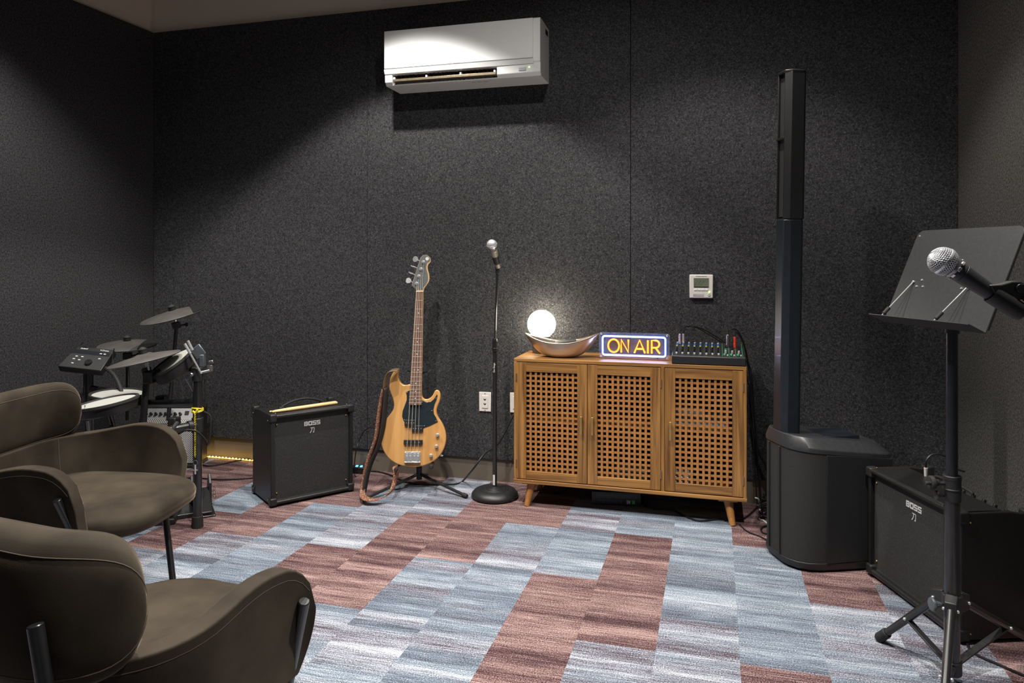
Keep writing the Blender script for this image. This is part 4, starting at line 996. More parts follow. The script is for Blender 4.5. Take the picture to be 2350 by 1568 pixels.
# ------------------------------------------------------------------ music stand
def make_mstand():
    pc = FV*2.165+RV*1.325; base = Vector((pc.x, pc.y, 0))
    t = thing('music_stand', 'black tripod music stand with solid desk in the right foreground', 'music stand', base)
    L_ = lambda p: Vector(p)-base
    MB().cyl((0, 0, .045), (0, 0, .625), .0215, seg=28).build('lower_pole', 'blackmetal', t)
    MB().cyl((0, 0, .62), (0, 0, 1.085), .0160, seg=24).build('upper_pole', 'gloss', t)
    m = MB(); m.cyl((0, 0, .555), (0, 0, .625), .0245, seg=28); m.cyl((0, 0, .588), (0, 0, .594), .0262, seg=28); m.cyl((0, 0, .618), (0, 0, .632), .0252, seg=28)
    cl = m.build('height_clamp', 'plastic', t, bevel=.002)
    k0 = -RV*.018; k1 = -RV*.085+FV*(-.01)
    m = MB(); m.cyl(k0+UP*.607, k1+UP*.611, .0055, seg=12)
    m.lathe([(0, 0), (.019, .002), (.021, .006), (.021, .014), (.012, .018), (.009, .03), (0, .03)], 12, frame(k0*1.6+UP*.607, UP, FV) if False else Matrix.Translation(-RV*.070+UP*.610) @ (RV*1.0).to_track_quat('Z', 'Y').to_matrix().to_4x4())
    m.build('clamp_knob', 'rubber', cl, bevel=.002)
    m = MB(); m.lathe([(0, 0), (.013, .002), (.014, .008), (.006, .012), (.005, .03), (0, .03)], 12, Matrix.Translation(-RV*.052+UP*.572) @ (RV*1.0).to_track_quat('Z', 'Y').to_matrix().to_4x4()); m.build('small_knob', 'blackmetal', cl, bevel=.001)
    # hub
    m = MB(); m.cyl((0, 0, .225), (0, 0, .275), .029, seg=24)
    legs = [fl(2019, 1472), FV*1.83+RV*1.09, fl(2405, 1500)]
    legs = [L_(Vector((p.x, p.y, 0))) for p in legs]
    dirs = []
    for p in legs:
        d = Vector((p.x, p.y, 0)).normalized(); dirs.append(d); s = Vector((-d.y, d.x, 0))
        m.add([d*.02+s*.018+UP*.22, d*.02-s*.018+UP*.22, d*.058-s*.016+UP*.222, d*.058+s*.016+UP*.222, d*.02+s*.018+UP*.28, d*.02-s*.018+UP*.28, d*.058-s*.016+UP*.268, d*.058+s*.016+UP*.268], [(0, 1, 2, 3), (4, 5, 6, 7), (0, 1, 5, 4), (1, 2, 6, 5), (2, 3, 7, 6), (3, 0, 4, 7)])
    m.build('tripod_hub', 'satin', t, bevel=.003)
    m = MB(); m.lathe([(0, 0), (.020, .003), (.021, .010), (.012, .014), (.007, .03), (0, .045)], 10, Matrix.Translation(-RV*.075-FV*.015+UP*.250) @ RV.to_track_quat('Z', 'Y').to_matrix().to_4x4()); m.build('hub_knob', 'knee', t, bevel=.002)
    m = MB(); m.cyl((0, 0, .035), (0, 0, .075), .0265, seg=20); m.build('lower_hub', 'plastic', t, bevel=.002)
    for d, p in zip(dirs, legs):
        a = d*.045+UP*.245; b = d*Vector((p.x, p.y, 0)).length+UP*.012; v = (b-a).normalized()
        lg = MB().cyl(a, b, .0125, .0115, 18).build('leg', 'blackmetal', t)
        MB().cyl(b-v*.045, b+v*.006, .016, .0165, 18).build('leg_foot', 'rubber', lg, bevel=.003)
        mid = a+(b-a)*.5; s = Vector((-d.y, d.x, 0))
        br = MB(); br.add([d*.022+UP*.06+s*.012, d*.022+UP*.06-s*.012, mid-s*.010-UP*.006, mid+s*.010-UP*.006, d*.022+UP*.066+s*.012, d*.022+UP*.066-s*.012, mid-s*.010, mid+s*.010], [(0, 1, 2, 3), (4, 5, 6, 7), (0, 1, 5, 4), (1, 2, 6, 5), (2, 3, 7, 6), (3, 0, 4, 7)])
        br.build('brace', 'satin', t, bevel=.001)
        mm = MB(); mm.sphere(mid+s*.014, .005, 10, 6); mm.sphere(mid-s*.014, .005, 10, 6); mm.sphere(d*.05+s*.018+UP*.245, .005, 10, 6); mm.sphere(d*.05-s*.018+UP*.245, .005, 10, 6); mm.build('rivet', 'chrome', t, split=True)
    # desk
    PL = L_(FV*2.34+RV*1.21+UP*1.08); PR = L_(FV*1.964+RV*1.294+UP*1.08)
    back = (RV*.976+FV*.22).normalized(); th = math.radians(24.7)
    upv = back*math.sin(th)+UP*math.cos(th); xv = (PR-PL).normalized(); Wd = (PR-PL).length
    md = frame(PL, xv, upv)              # z = normal
    nrm = md.to_3x3() @ Vector((0, 0, 1))
    Hd = .326; r = .022
    out = [(0, 0), (Wd, 0)]
    for cx_, cy_, a0 in ((Wd-r, Hd-r, 0), (r, Hd-r, 90)):
        for k in range(7): a = math.radians(a0+15*k); out.append((cx_+r*math.cos(a), cy_+r*math.sin(a)))
    MB().prism(out, -.0012, .0012, md).build('desk_plate', 'deskmetal', t, bevel=.0004)
    sgn = 1 if nrm.dot(-FV) > 0 or nrm.dot(-RV) > 0 else -1
    lipd = .062
    m = MB()
    m.box(0, Wd, -.0012, .0012, -.0 if sgn > 0 else -lipd, lipd if sgn > 0 else 0, md)
    m.build('desk_ledge', 'deskmetal', t)
    # side flange on the right edge bent backwards
    m = MB(); m.box(Wd-.0012, Wd+.0012, .01, Hd-.02, -.007*sgn if sgn > 0 else 0, 0 if sgn > 0 else .007, md); m.build('edge_flange', 'satin', t)
    m = MB()
    for fx in (.055, .50):
        for dx, dy in ((.06, .128), (.085, .128), (.072, .150)): m.lathe([(0, 0), (.0035, 0), (.003, .0025), (0, .003)], 10, md @ Matrix.Translation((fx*Wd+dx, dy, .001*sgn)) @ Matrix.Diagonal((1, 1, sgn, 1)))
    m.lathe([(0, 0), (.003, 0), (.002, .002), (0, .0025)], 10, md @ Matrix.Translation((.012, Hd-.02, .001*sgn)) @ Matrix.Diagonal((1, 1, sgn, 1)))
    m.build('rivet', 'chrome', t, split=True)
    for xa_, xb_ in ((.064, .046), (.280, .255)):
        a = md @ Vector((xa_, .142, .004*sgn)); b = md @ Vector((xb_, .002, .052*sgn))
        m = MB(); m.cyl(a, b, .0020, seg=8); m.sphere(a, .0045, 8, 6)
        ar = m.build('page_retainer', 'chrome', t)
        v = (b-a).normalized(); MB().cyl(b-v*.036, b-v*.008, .0058, .0058, 12).build('retainer_grip', 'rubber', ar, bevel=.002)
    # bracket to pole
    m = MB(); c = md @ Vector((Wd*.52, .05, -.01*sgn)); m.cyl((0, 0, 1.06), (0, 0, 1.10), .020, seg=18); m.tube([(0, 0, 1.09), c], .011, 10, smooth=False); m.box(Wd*.36, Wd*.66, .02, .09, -.008*sgn if sgn > 0 else .0014, -.0014 if sgn > 0 else .008, md)
    m.build('desk_bracket', 'plastic', t)
M['deskmetal'] = mat('desk_metal', (.026, .026, .027), .5, scale=90, var=.1, bump=.12)
make_mstand()

# ------------------------------------------------------------------ foreground microphone on clip
def make_fgmic():
    ball = at(2165, 600, 1.31); end = at(2292, 684, 1.29)
    ax = (ball-end).normalized()
    mt = ax.to_track_quat('Z', 'Y').to_matrix().to_4x4()
    piv = at(2347, 672, 1.275); px_ = at(2372, 700, 1.28)
    # stand, just outside the picture
    sb = Vector((px_.x, px_.y, 0)); t = thing('microphone_stand', 'black microphone stand at right edge holding the large foreground microphone', 'microphone stand', sb, 0, 'microphone stands')
    MB().lathe([(0, .004), (.118, .0), (.127, .008), (.125, .022), (.10, .040), (.02, .050), (0, .052)], 40).build('stand_base', 'satin', t)
    MB().cyl((0, 0, .045), (0, 0, px_.z-.05), .0085, seg=18).build('pole', 'blackmetal', t)
    L_ = lambda p: Vector(p)-sb
    v = (px_-piv)
    m = MB(); m.cyl((0, 0, px_.z-.06), (0, 0, px_.z-.012), .012, .011, 16); m.tube([L_(px_)-UP*.02, L_(px_)-UP*.004, L_(piv)+v*.2], .008, 10); m.build('clip_mount', 'plastic', t)
    # clip: a sleeve round the handle end with a yoke to the pivot
    e0 = ball-ax*.100; e1 = ball-ax*.166
    mt2 = Matrix.Translation(L_(ball)) @ mt
    cl = MB().lathe([(.0150, -.096), (.0178, -.096), (.0182, -.100), (.0165, -.150), (.0140, -.158), (.012, -.158), (.0135, -.10)], 28, mt2, True).build('mic_clip', 'plastic', t)
    pv = L_(at(2334, 662, 1.285)); ring = [L_(at(u_, v_, 1.285)) for u_, v_ in ((2266, 654), (2292, 652), (2316, 645), (2336, 645), (2352, 655), (2356, 672), (2346, 686), (2326, 690), (2306, 702), (2292, 700))]
    w_ = FV*.0085; n_ = len(ring)
    MB().add([p-w_ for p in ring]+[p+w_ for p in ring], [tuple(range(n_)), tuple(reversed(range(n_, 2*n_)))]+[(i, (i+1) % n_, n_+(i+1) % n_, n_+i) for i in range(n_)]).build('clip_yoke', 'plastic', cl, bevel=.003, seg=3)
    MB().cyl(pv-FV*.0115, pv+FV*.0115, .0085, seg=20).build('pivot_bolt', 'gloss', cl, bevel=.001)
    t2 = thing('microphone', 'large wire-grille silver and black microphone in front of the music stand', 'microphone', ball, 0, 'microphones')
    mic_shape(t2, mt, 'michandle', 1.0, True)
    m = MB()
    for k in range(8):
        a = 2*PI*k/8; m.cbox(mt @ Vector((.0192*math.cos(a), .0192*math.sin(a), -.0245)), (.004, .008, .005), (mt.to_3x3() @ Matrix.Rotation(a, 3, 'Z')))
    m.build('collar_notch', 'chrome', t2, bevel=.0008, split=True)
M['michandle'] = mat('mic_handle_dark', (.020, .023, .026), .42, bump=.08, scale=200, coat=.1)
make_fgmic()

# ------------------------------------------------------------------ electronic drum kit
def make_drums():
    P1 = Vector((-2.385, 2.907, 0)); t = thing('electronic_drum_kit', 'black electronic drum kit on a tube rack in left corner', 'drum kit', P1)
    L_ = lambda p: Vector(p)-P1
    def pole(a, b, r, name='rack_post', mm='blackmetal'): return MB().cyl(L_(a), L_(b), r, seg=20).build(name, mm, t)
    P2 = Vector(at(205, 900, 3.9)); P2.z = 0
    P3 = Vector(at(250, 1000, 2.95)); P3.z = 0
    pp = pole(P1+UP*.03, P1+UP*.755, .0205)
    MB().cyl((0, 0, 0), (0, 0, .055), .027, .025, 20).build('post_foot', 'rubber', pp, bevel=.002)
    m = MB(); m.cyl((0, 0, .70), (0, 0, .765), .0255, seg=20); m.build('post_clamp', 'plastic', t, bevel=.003)
    pole(P2+UP*.0, P2+UP*.70, .0205); P2b = Vector(at(205, 900, 3.88)); 
    # horizontal bars
    bz = .49; e = Vector(at(250, 1010, 3.16)); e.z = bz-.01
    m = MB(); m.cyl(L_(P1+UP*bz), L_(e), .0205, seg=20); m.build('rack_bar', 'blackmetal', t)
    pole(Vector((e.x, e.y, 0)), Vector((e.x, e.y, .55)), .0205)
    m = MB(); d = (e-P1).normalized(); d.z = 0; m.cyl(L_(P1+UP*bz)+d*.0, L_(P1+UP*bz)+d*.075, .026, seg=20); m.cyl(L_(P1+UP*(bz-.035)), L_(P1+UP*(bz+.035)), .0265, seg=20); m.build('bar_joint', 'satin', t, bevel=.003)
    m = MB().tube([L_(P1+UP*.600), L_(at(340, 925, 3.62)), L_(at(290, 905, 3.85)), L_(P2+UP*.585)], .018, 14); m.build('rack_bar', 'blackmetal', t)
    m = MB().tube([L_(P1+d*.15+UP*(bz+.026)), L_(P1+d*.165+UP*(bz-.0)+FV*-.024), L_(P1+d*.175+UP*(bz-.05)), L_(P1+d*.14+UP*(bz-.11)+FV*-.01)], .010, 8); m.build('cable_strap', 'rubber', t)
    # cymbal maker
    def disc(c, n, r, name, prof, mm, sector=None, seg=48):
        q_ = Vector(n).normalized().to_track_quat('Z', 'Y').to_matrix().to_4x4(); mt = Matrix.Translation(L_(c)) @ q_
        return mt
    def cymbal(c, n, r, pole_to, label, dark_dir=None, rp=.0095):
        c = Vector(c); n = Vector(n).normalized(); mt = Matrix.Translation(L_(c)) @ n.to_track_quat('Z', 'Y').to_matrix().to_4x4()
        cy = MB().lathe([(0, .020), (.030, .019), (.045, .012), (r*.6, .006), (r-.004, -.004), (r, -.008), (r-.004, -.0125), (r*.6, -.004), (.04, .0), (0, .002)], 56, mt, True).build('cymbal_pad', 'pad', t, angle=60)
        if label: cy['label'] = label
        # smooth dark edge sector
        if dark_dir is not None:
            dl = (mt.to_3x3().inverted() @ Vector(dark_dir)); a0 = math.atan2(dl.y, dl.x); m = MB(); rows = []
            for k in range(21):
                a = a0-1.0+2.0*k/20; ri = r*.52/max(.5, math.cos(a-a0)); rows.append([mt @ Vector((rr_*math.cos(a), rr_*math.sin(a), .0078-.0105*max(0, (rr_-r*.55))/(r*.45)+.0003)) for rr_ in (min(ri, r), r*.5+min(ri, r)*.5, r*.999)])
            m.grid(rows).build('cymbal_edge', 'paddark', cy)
        MB().lathe([(0, .018), (.018, .018), (.019, .022), (.0185, .036), (.020, .037), (.020, .042), (.012, .048), (.006, .052), (0, .053)], 24, mt, True).build('cymbal_cap', 'rubber', cy)
        a = c-n*.012; b = c-n*.055
        MB().cyl(L_(a), L_(b), .004, seg=10).build('cymbal_rod', 'chrome', t)
        m = MB(); m.cbox(L_(b-UP*.012), (.042, .036, .034), n.to_track_quat('Z', 'Y').to_matrix()); m.cyl(L_(b-UP*.015)-RV*.0, L_(b-UP*.012)+RV*.055+UP*.004, .005, seg=8); m.cbox(L_(b-UP*.008)+RV*.058, (.012, .010, .020)); m.build('tilter', 'plastic', t, bevel=.004)
        pt = Vector(pole_to); MB().cyl(L_(b-UP*.03), L_(pt), rp, rp*1.15, 14).build('cymbal_pole', 'blackmetal', t)
    nn = lambda a, b: UP+RV*(-a)+FV*(-b)
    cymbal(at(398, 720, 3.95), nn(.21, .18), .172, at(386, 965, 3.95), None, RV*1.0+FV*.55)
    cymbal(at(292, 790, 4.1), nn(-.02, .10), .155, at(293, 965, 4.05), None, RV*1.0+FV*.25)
    cymbal(at(331, 821, 3.45), nn(.20, .06), .162, at(327, 990, 3.42), None, None, .0145)
    # pads
    def pad(c, n, r, dep, arm):
        c = Vector(c); n = Vector(n).normalized(); mt = Matrix.Translation(L_(c)) @ n.to_track_quat('Z', 'Y').to_matrix().to_4x4()
        sh = MB().lathe([(0, -dep), (r*.80, -dep), (r*.90, -dep*.85), (r*.965, -.010), (r*.965, -.002), (r*.9, -.002), (0, -.002)], 48, mt, True).build('drum_pad', 'satin', t, angle=40)
        MB().lathe([(r*.90, -.001), (r*.93, .007), (r*1.0, .006), (r*1.01, -.004), (r*.97, -.010), (r*.95, -.008)], 56, mt, True).build('hoop', 'rubber', sh)
        MB().lathe([(0, .0), (r*.92, .0), (r*.92, -.002), (0, -.002)], 48, mt, True).build('mesh_head', 'mesh', sh)
        for p in arm[:-1]: pass
        MB().tube([L_(p) for p in arm], .0105, 12).build('pad_arm', 'blackmetal', t)
    pad(at(243, 924, 3.15), nn(.15, .05), .132, .046, [at(250, 945, 3.17), at(262, 990, 3.2), e])
    pad(at(272, 905, 3.62), nn(-.05, .02), .132, .040, [at(270, 925, 3.6), at(300, 930, 3.55), at(340, 927, 3.58)])
    pad(at(393, 832, 3.50), nn(.55, .40), .116, .062, [at(402, 855, 3.52), at(440, 850, 3.49), P1+UP*.74])
    # snare clamp block and chrome rod at left
    m = MB(); m.cbox(L_(at(190, 955, 3.13)), (.075, .05, .035), Matrix.Rotation(YAW, 3, 'Z')); m.build('pad_clamp', 'plastic', t, bevel=.004)
    m = MB(); m.cyl(L_(at(196, 930, 3.08)), L_(at(196, 948, 3.08)), .0045, seg=10); m.cyl(L_(at(200, 962, 3.13)), L_(at(206, 1010, 3.13)), .0065, seg=10); m.build('clamp_rod', 'chrome', t, split=True)
    # bent plate and chrome L-rods at tom
    m = MB(); m.cbox(L_(at(455, 808, 3.47)), (.055, .008, .060), Matrix.Rotation(YAW, 3, 'Z') @ Matrix.Rotation(-.65, 3, 'Y')); m.cbox(L_(at(465, 828, 3.47)), (.022, .03, .06), Matrix.Rotation(YAW, 3, 'Z')); m.build('mount_plate', 'knee', t, bevel=.004)
    m = MB(); m.cyl(L_(at(424, 789, 3.40)), L_(at(437, 812, 3.40)), .0065, seg=12); m.cyl(L_(at(437, 812, 3.40)), L_(at(462, 858, 3.41)), .0045, seg=12); m.cyl(L_(at(431, 782, 3.44)), L_(at(442, 804, 3.44)), .0065, seg=12); m.cyl(L_(at(336, 826, 3.42)), L_(at(342, 850, 3.42)), .005, seg=10)
    m.build('l_rod', 'chrome', t, split=True)
    m = MB(); m.cyl(L_(at(437, 861, 3.42)), L_(at(484, 850, 3.45)), .006, seg=10); m.sphere(L_(at(440, 860, 3.41)), .010, 12, 8); m.cbox(L_(at(482, 845, 3.45)), (.026, .012, .030)); m.cyl(L_(at(480, 832, 3.45)), L_(at(490, 830, 3.45)), .009, seg=10); m.build('wing_nut', 'steel', t, bevel=.002)
    m = MB(); m.tube([L_(at(470, 870, 3.47)), L_(at(472, 910, 3.48)), L_(at(470, 935, 3.48)), L_(at(478, 925, 3.48))], .003, 8); m.tube([L_(at(468, 945, 3.49)), L_(at(482, 955, 3.50)), L_(at(483, 985, 3.50)), L_(at(479, 1020, 3.50))], .0045, 8); m.tube([L_(at(405, 1000, 3.40)), L_(at(425, 988, 3.38)), L_(at(450, 990, 3.38)), L_(at(470, 1008, 3.42)), L_(at(476, 1022, 3.44))], .0048, 8)
    m.tube([L_(at(243, 845, 3.8)), L_(at(262, 862, 3.75)), L_(at(276, 890, 3.7)), L_(at(285, 925, 3.66)), L_(at(300, 935, 3.65))], .010, 8)
    m.tube([L_(at(262, 800, 3.9)), L_(at(258, 825, 3.9)), L_(at(262, 850, 3.88)), L_(at(263, 900, 3.86))], .0028, 8); m.tube([L_(at(408, 860, 3.9)), L_(at(417, 890, 3.9)), L_(at(420, 918, 3.88))], .0025, 8); m.tube([L_(at(425, 870, 3.88)), L_(at(437, 890, 3.85)), L_(at(442, 900, 3.8))], .0025, 8); m.tube([L_(at(193, 855, 3.88)), L_(at(192, 900, 3.88)), L_(at(186, 960, 3.85)), L_(at(184, 990, 3.85))], .004, 8)
    m.tube([L_(at(186, 792, 3.93)), L_(at(191, 785, 3.93)), L_(at(198, 793, 3.93))], .0025, 8)
    m.build('rack_cable', 'rubber', t, split=True)
    m = MB(); m.cbox(L_(at(372, 918, 3.62)), (.05, .05, .045), Matrix.Rotation(YAW, 3, 'Z')); m.cbox(L_(at(310, 925, 3.58)), (.05, .05, .045), Matrix.Rotation(YAW, 3, 'Z')); m.cbox(L_(at(343, 866, 3.43)), (.045, .045, .06), Matrix.Rotation(YAW, 3, 'Z')); m.cbox(L_(at(400, 968, 3.93)), (.05, .05, .05)); m.cbox(L_(at(293, 930, 4.02)), (.05, .05, .05)); m.build('bar_clamp', 'plastic', t, bevel=.006, split=True)
    # sound module
    mc = at(200, 822, 3.88); tilt = math.radians(38)
    R = Matrix.Rotation(YAW-.04, 4, 'Z') @ Matrix.Rotation(.10, 4, 'Y') @ Matrix.Rotation(tilt, 4, 'X'); mt = Matrix.Translation(L_(mc)) @ R
    w2, h2 = .118, .078
    mo = MB().prism([(-w2, -h2), (w2, -h2), (w2*.93, h2), (-w2*.80, h2)], -.040, .0, mt).build('sound_module', 'plastic', t, bevel=.004)
    MB().prism([(-w2*.84, .028), (w2*.9, .028), (w2*.86, .052), (-w2*.80, .052)], .0, .0012, mt).build('module_display', 'gloss', mo)
    MB().prism([(-w2*.96, -h2*.96), (w2*.96, -h2*.96), (w2*.93, .020), (-w2*.86, .020)], .0, .001, mt).build('module_panel', 'deskmetal', mo)
    MB().lathe([(0, .012), (.017, .012), (.0185, .009), (.0190, 0)], 28, mt @ Matrix.Translation((.028, -.034, .001)), True).build('dial', 'blackmetal', mo)
    m = MB()
    for x, y in ((-.06, .004), (-.028, .004), (-.064, -.016), (-.032, -.020), (-.054, -.046), (.068, .002), (.078, .038), (.056, .038)): m.prism([(x-.006, y-.003), (x+.006, y-.003), (x+.006, y+.003), (x-.006, y+.003)], .001, .003, mt)
    m.build('module_button', 'label', mo, split=True)
    text('Roland', .014, 'label', mo, mt @ Matrix.Translation((-.052, .064, .0006)), bold=.0003); text('V-Drums', .013, 'label', mo, mt @ Matrix.Translation((.062, .064, .0006)), bold=.0003)
    m = MB(); m.cyl(L_(mc)-UP*.045, L_(P2+UP*.69), .02, seg=16); m.cbox(L_(mc)-UP*.045+FV*.02, (.06, .05, .05)); m.build('module_mount', 'plastic', t, bevel=.004)
    # kick pad tower
    kc = at(398, 1035, 3.62); kt = Matrix.Translation(L_(kc)) @ (RV*-.8+FV*-.6).to_track_quat('Z', 'Y').to_matrix().to_4x4()
    m = MB().lathe([(0, .0), (.085, .0), (.105, .006), (.112, .018), (.112, .045), (.105, .052), (0, .052)], 40, kt, True); kp = m.build('kick_pad', 'satin', t, angle=50)
    m = MB(); kb = Vector((L_(kc).x, L_(kc).y, 0)); m.cyl(kb+UP*.0, kb+UP*.30+FV*.03, .018, seg=14); m.cbox(kb+UP*.012, (.26, .20, .022), Matrix.Rotation(YAW+.5, 3, 'Z')); m.build('kick_frame', 'blackmetal', kp, bevel=.003)
    return t
make_drums()
# kick pedal beside the post
pb = fl(448, 1188); t = thing('kick_pedal', 'black kick drum pedal at foot of the drum rack post', 'pedal', (pb.x-.03, pb.y+.09, 0), YAW+.5)
MB().prism([(-.05, -.12), (.05, -.12), (.055, .12), (-.055, .12)], 0, .010).build('base_plate', 'blackmetal', t, bevel=.003)
m = MB(); m.add([(-.036, -.11, .016), (.036, -.11, .016), (.040, .09, .085), (-.040, .09, .085), (-.036, -.11, .026), (.036, -.11, .026), (.040, .09, .095), (-.040, .09, .095)], [(0, 1, 2, 3), (4, 5, 6, 7), (0, 1, 5, 4), (1, 2, 6, 5), (2, 3, 7, 6), (3, 0, 4, 7)]); m.build('footboard', 'satin', t, bevel=.004)
m = MB(); m.prism([(-.05, .01), (.06, .01), (.05, .09), (.0, .16), (-.045, .12)], -.05, -.035, Matrix.Translation((0, .1, 0)) @ Matrix.Rotation(PI/2, 4, 'X') @ Matrix.Rotation(PI/2, 4, 'Y')); m.prism([(-.05, .01), (.06, .01), (.05, .09), (.0, .16), (-.045, .12)], .035, .05, Matrix.Translation((0, .1, 0)) @ Matrix.Rotation(PI/2, 4, 'X') @ Matrix.Rotation(PI/2, 4, 'Y')); m.build('side_post', 'satin', t, bevel=.003, split=True)
m = MB(); s_ = []
for k in range(60): a = k*1.0; s_.append((.062+.006*math.cos(a), .07+.006*math.sin(a), .03+k*.0011))
m.tube(s_, .0013, 6, sub=3); m.build('spring', 'steel', t)
# second pedal bar behind
pb = fl(372, 1192); t = thing('hihat_pedal', 'black foot pedal partly hidden behind the seat of rear chair', 'pedal', (pb.x, pb.y+.05, 0), .5)
MB().prism([(-.055, -.14), (.055, -.14), (.05, .12), (-.05, .12)], 0, .030).build('pedal_base', 'plastic', t, bevel=.006)
m = MB(); m.add([(-.04, -.12, .032), (.04, -.12, .032), (.04, .10, .075), (-.04, .10, .075), (-.04, -.12, .042), (.04, -.12, .042), (.04, .10, .085), (-.04, .10, .085)], [(0, 1, 2, 3), (4, 5, 6, 7), (0, 1, 5, 4), (1, 2, 6, 5), (2, 3, 7, 6), (3, 0, 4, 7)]); m.build('footboard', 'satin', t, bevel=.003)
# lanyard
hp = at(454, 945, 3.40); P1 = Vector((-2.385, 2.907, 0)); zl = hp.z
t = thing('yellow_lanyard', 'yellow coiled lanyard with metal key hanging on the drum rack post', 'lanyard', (P1.x, P1.y, zl))
m = MB()
for dz, tl in ((.0, .006), (.006, -.005), (-.005, .004)): m.tube([(.0250*math.cos(a), .0250*math.sin(a), dz+tl*math.sin(a)) for a in [2*PI*k/24 for k in range(25)]], .0032, 8, smooth=False)
f = -FV*.028; m.tube([f-RV*.010, f-UP*.01, f+RV*.006-UP*.004, f+RV*.012+UP*.006], .005, 8); lp = m.build('loop', 'yellow', t)
s_ = []
for k in range(130): a = k*1.25; s_.append(f*1.08+RV*(.0036*math.cos(a)+.002)+FV*(.0036*math.sin(a))-UP*(.010+k*.00158))
MB().tube(s_, .0012, 5, sub=3).build('coil', 'yellow', t)
ez = -UP*.235+f*1.1+RV*.003
MB().tube([f*1.08+RV*.002-UP*.21, ez+UP*.014], .0012, 6, smooth=False).build('thread', 'yellow', t)
MB().tube([ez-UP*.010+RV*.011*math.cos(a)+UP*.011*math.sin(a) for a in [2*PI*k/20 for k in range(21)]], .0013, 6, smooth=False).build('key_ring', 'steel', t)
m = MB(); kk = ez-UP*.020; m.cyl(kk, kk-UP*.045, .0045, .004, 10); m.cyl(kk-UP*.026-RV*.012, kk-UP*.026+RV*.012, .0028, seg=8); m.build('drum_key', 'chrome', t)
# small amplifier behind the drums
t = thing('small_amplifier', 'small silver amplifier with perforated grille behind the drum kit', 'amplifier', (-3.185, 3.70, 0), YAW)
pf = [(0, 0), (0, .272), (.052, .358), (.17, .366), (.17, 0)]; n = len(pf)
MB().add([(-.24, y, z) for y, z in pf]+[(.115, y, z) for y, z in pf], [tuple(range(n)), tuple(reversed(range(n, 2*n)))]+[(i, n+i, n+(i+1) % n, (i+1) % n) for i in range(n)]).build('amp_shell', 'plastic', t, bevel=.004)
MB().box(-.232, .107, -.004, .001, .03, .272).build('grille', 'perf', t, bevel=.002)
R = Matrix.Translation((0, -.001, .272)) @ Matrix.Rotation(-.545, 4, 'X')
MB().box(-.232, .107, -.003, .002, .0, .098, R).build('control_panel', 'silver', t, bevel=.002)
MB().box(-.232, .107, -.0045, -.003, .0, .030, R).build('panel_grille', 'perf', t)
for k in range(8): MB().cyl(R @ Vector((-.20+k*.030, -.003, .060)), R @ Vector((-.20+k*.030, -.020, .060)), .010, .008, 14).build('knob', 'blackmetal', t, bevel=.001)
MB().box(.035, .060, -.006, -.003, .055, .080, R).build('display', 'satin', t)
MB().box(-.245, .12, -.012, .17, .0, .022).build('base_band', 'rubber', t, bevel=.004)

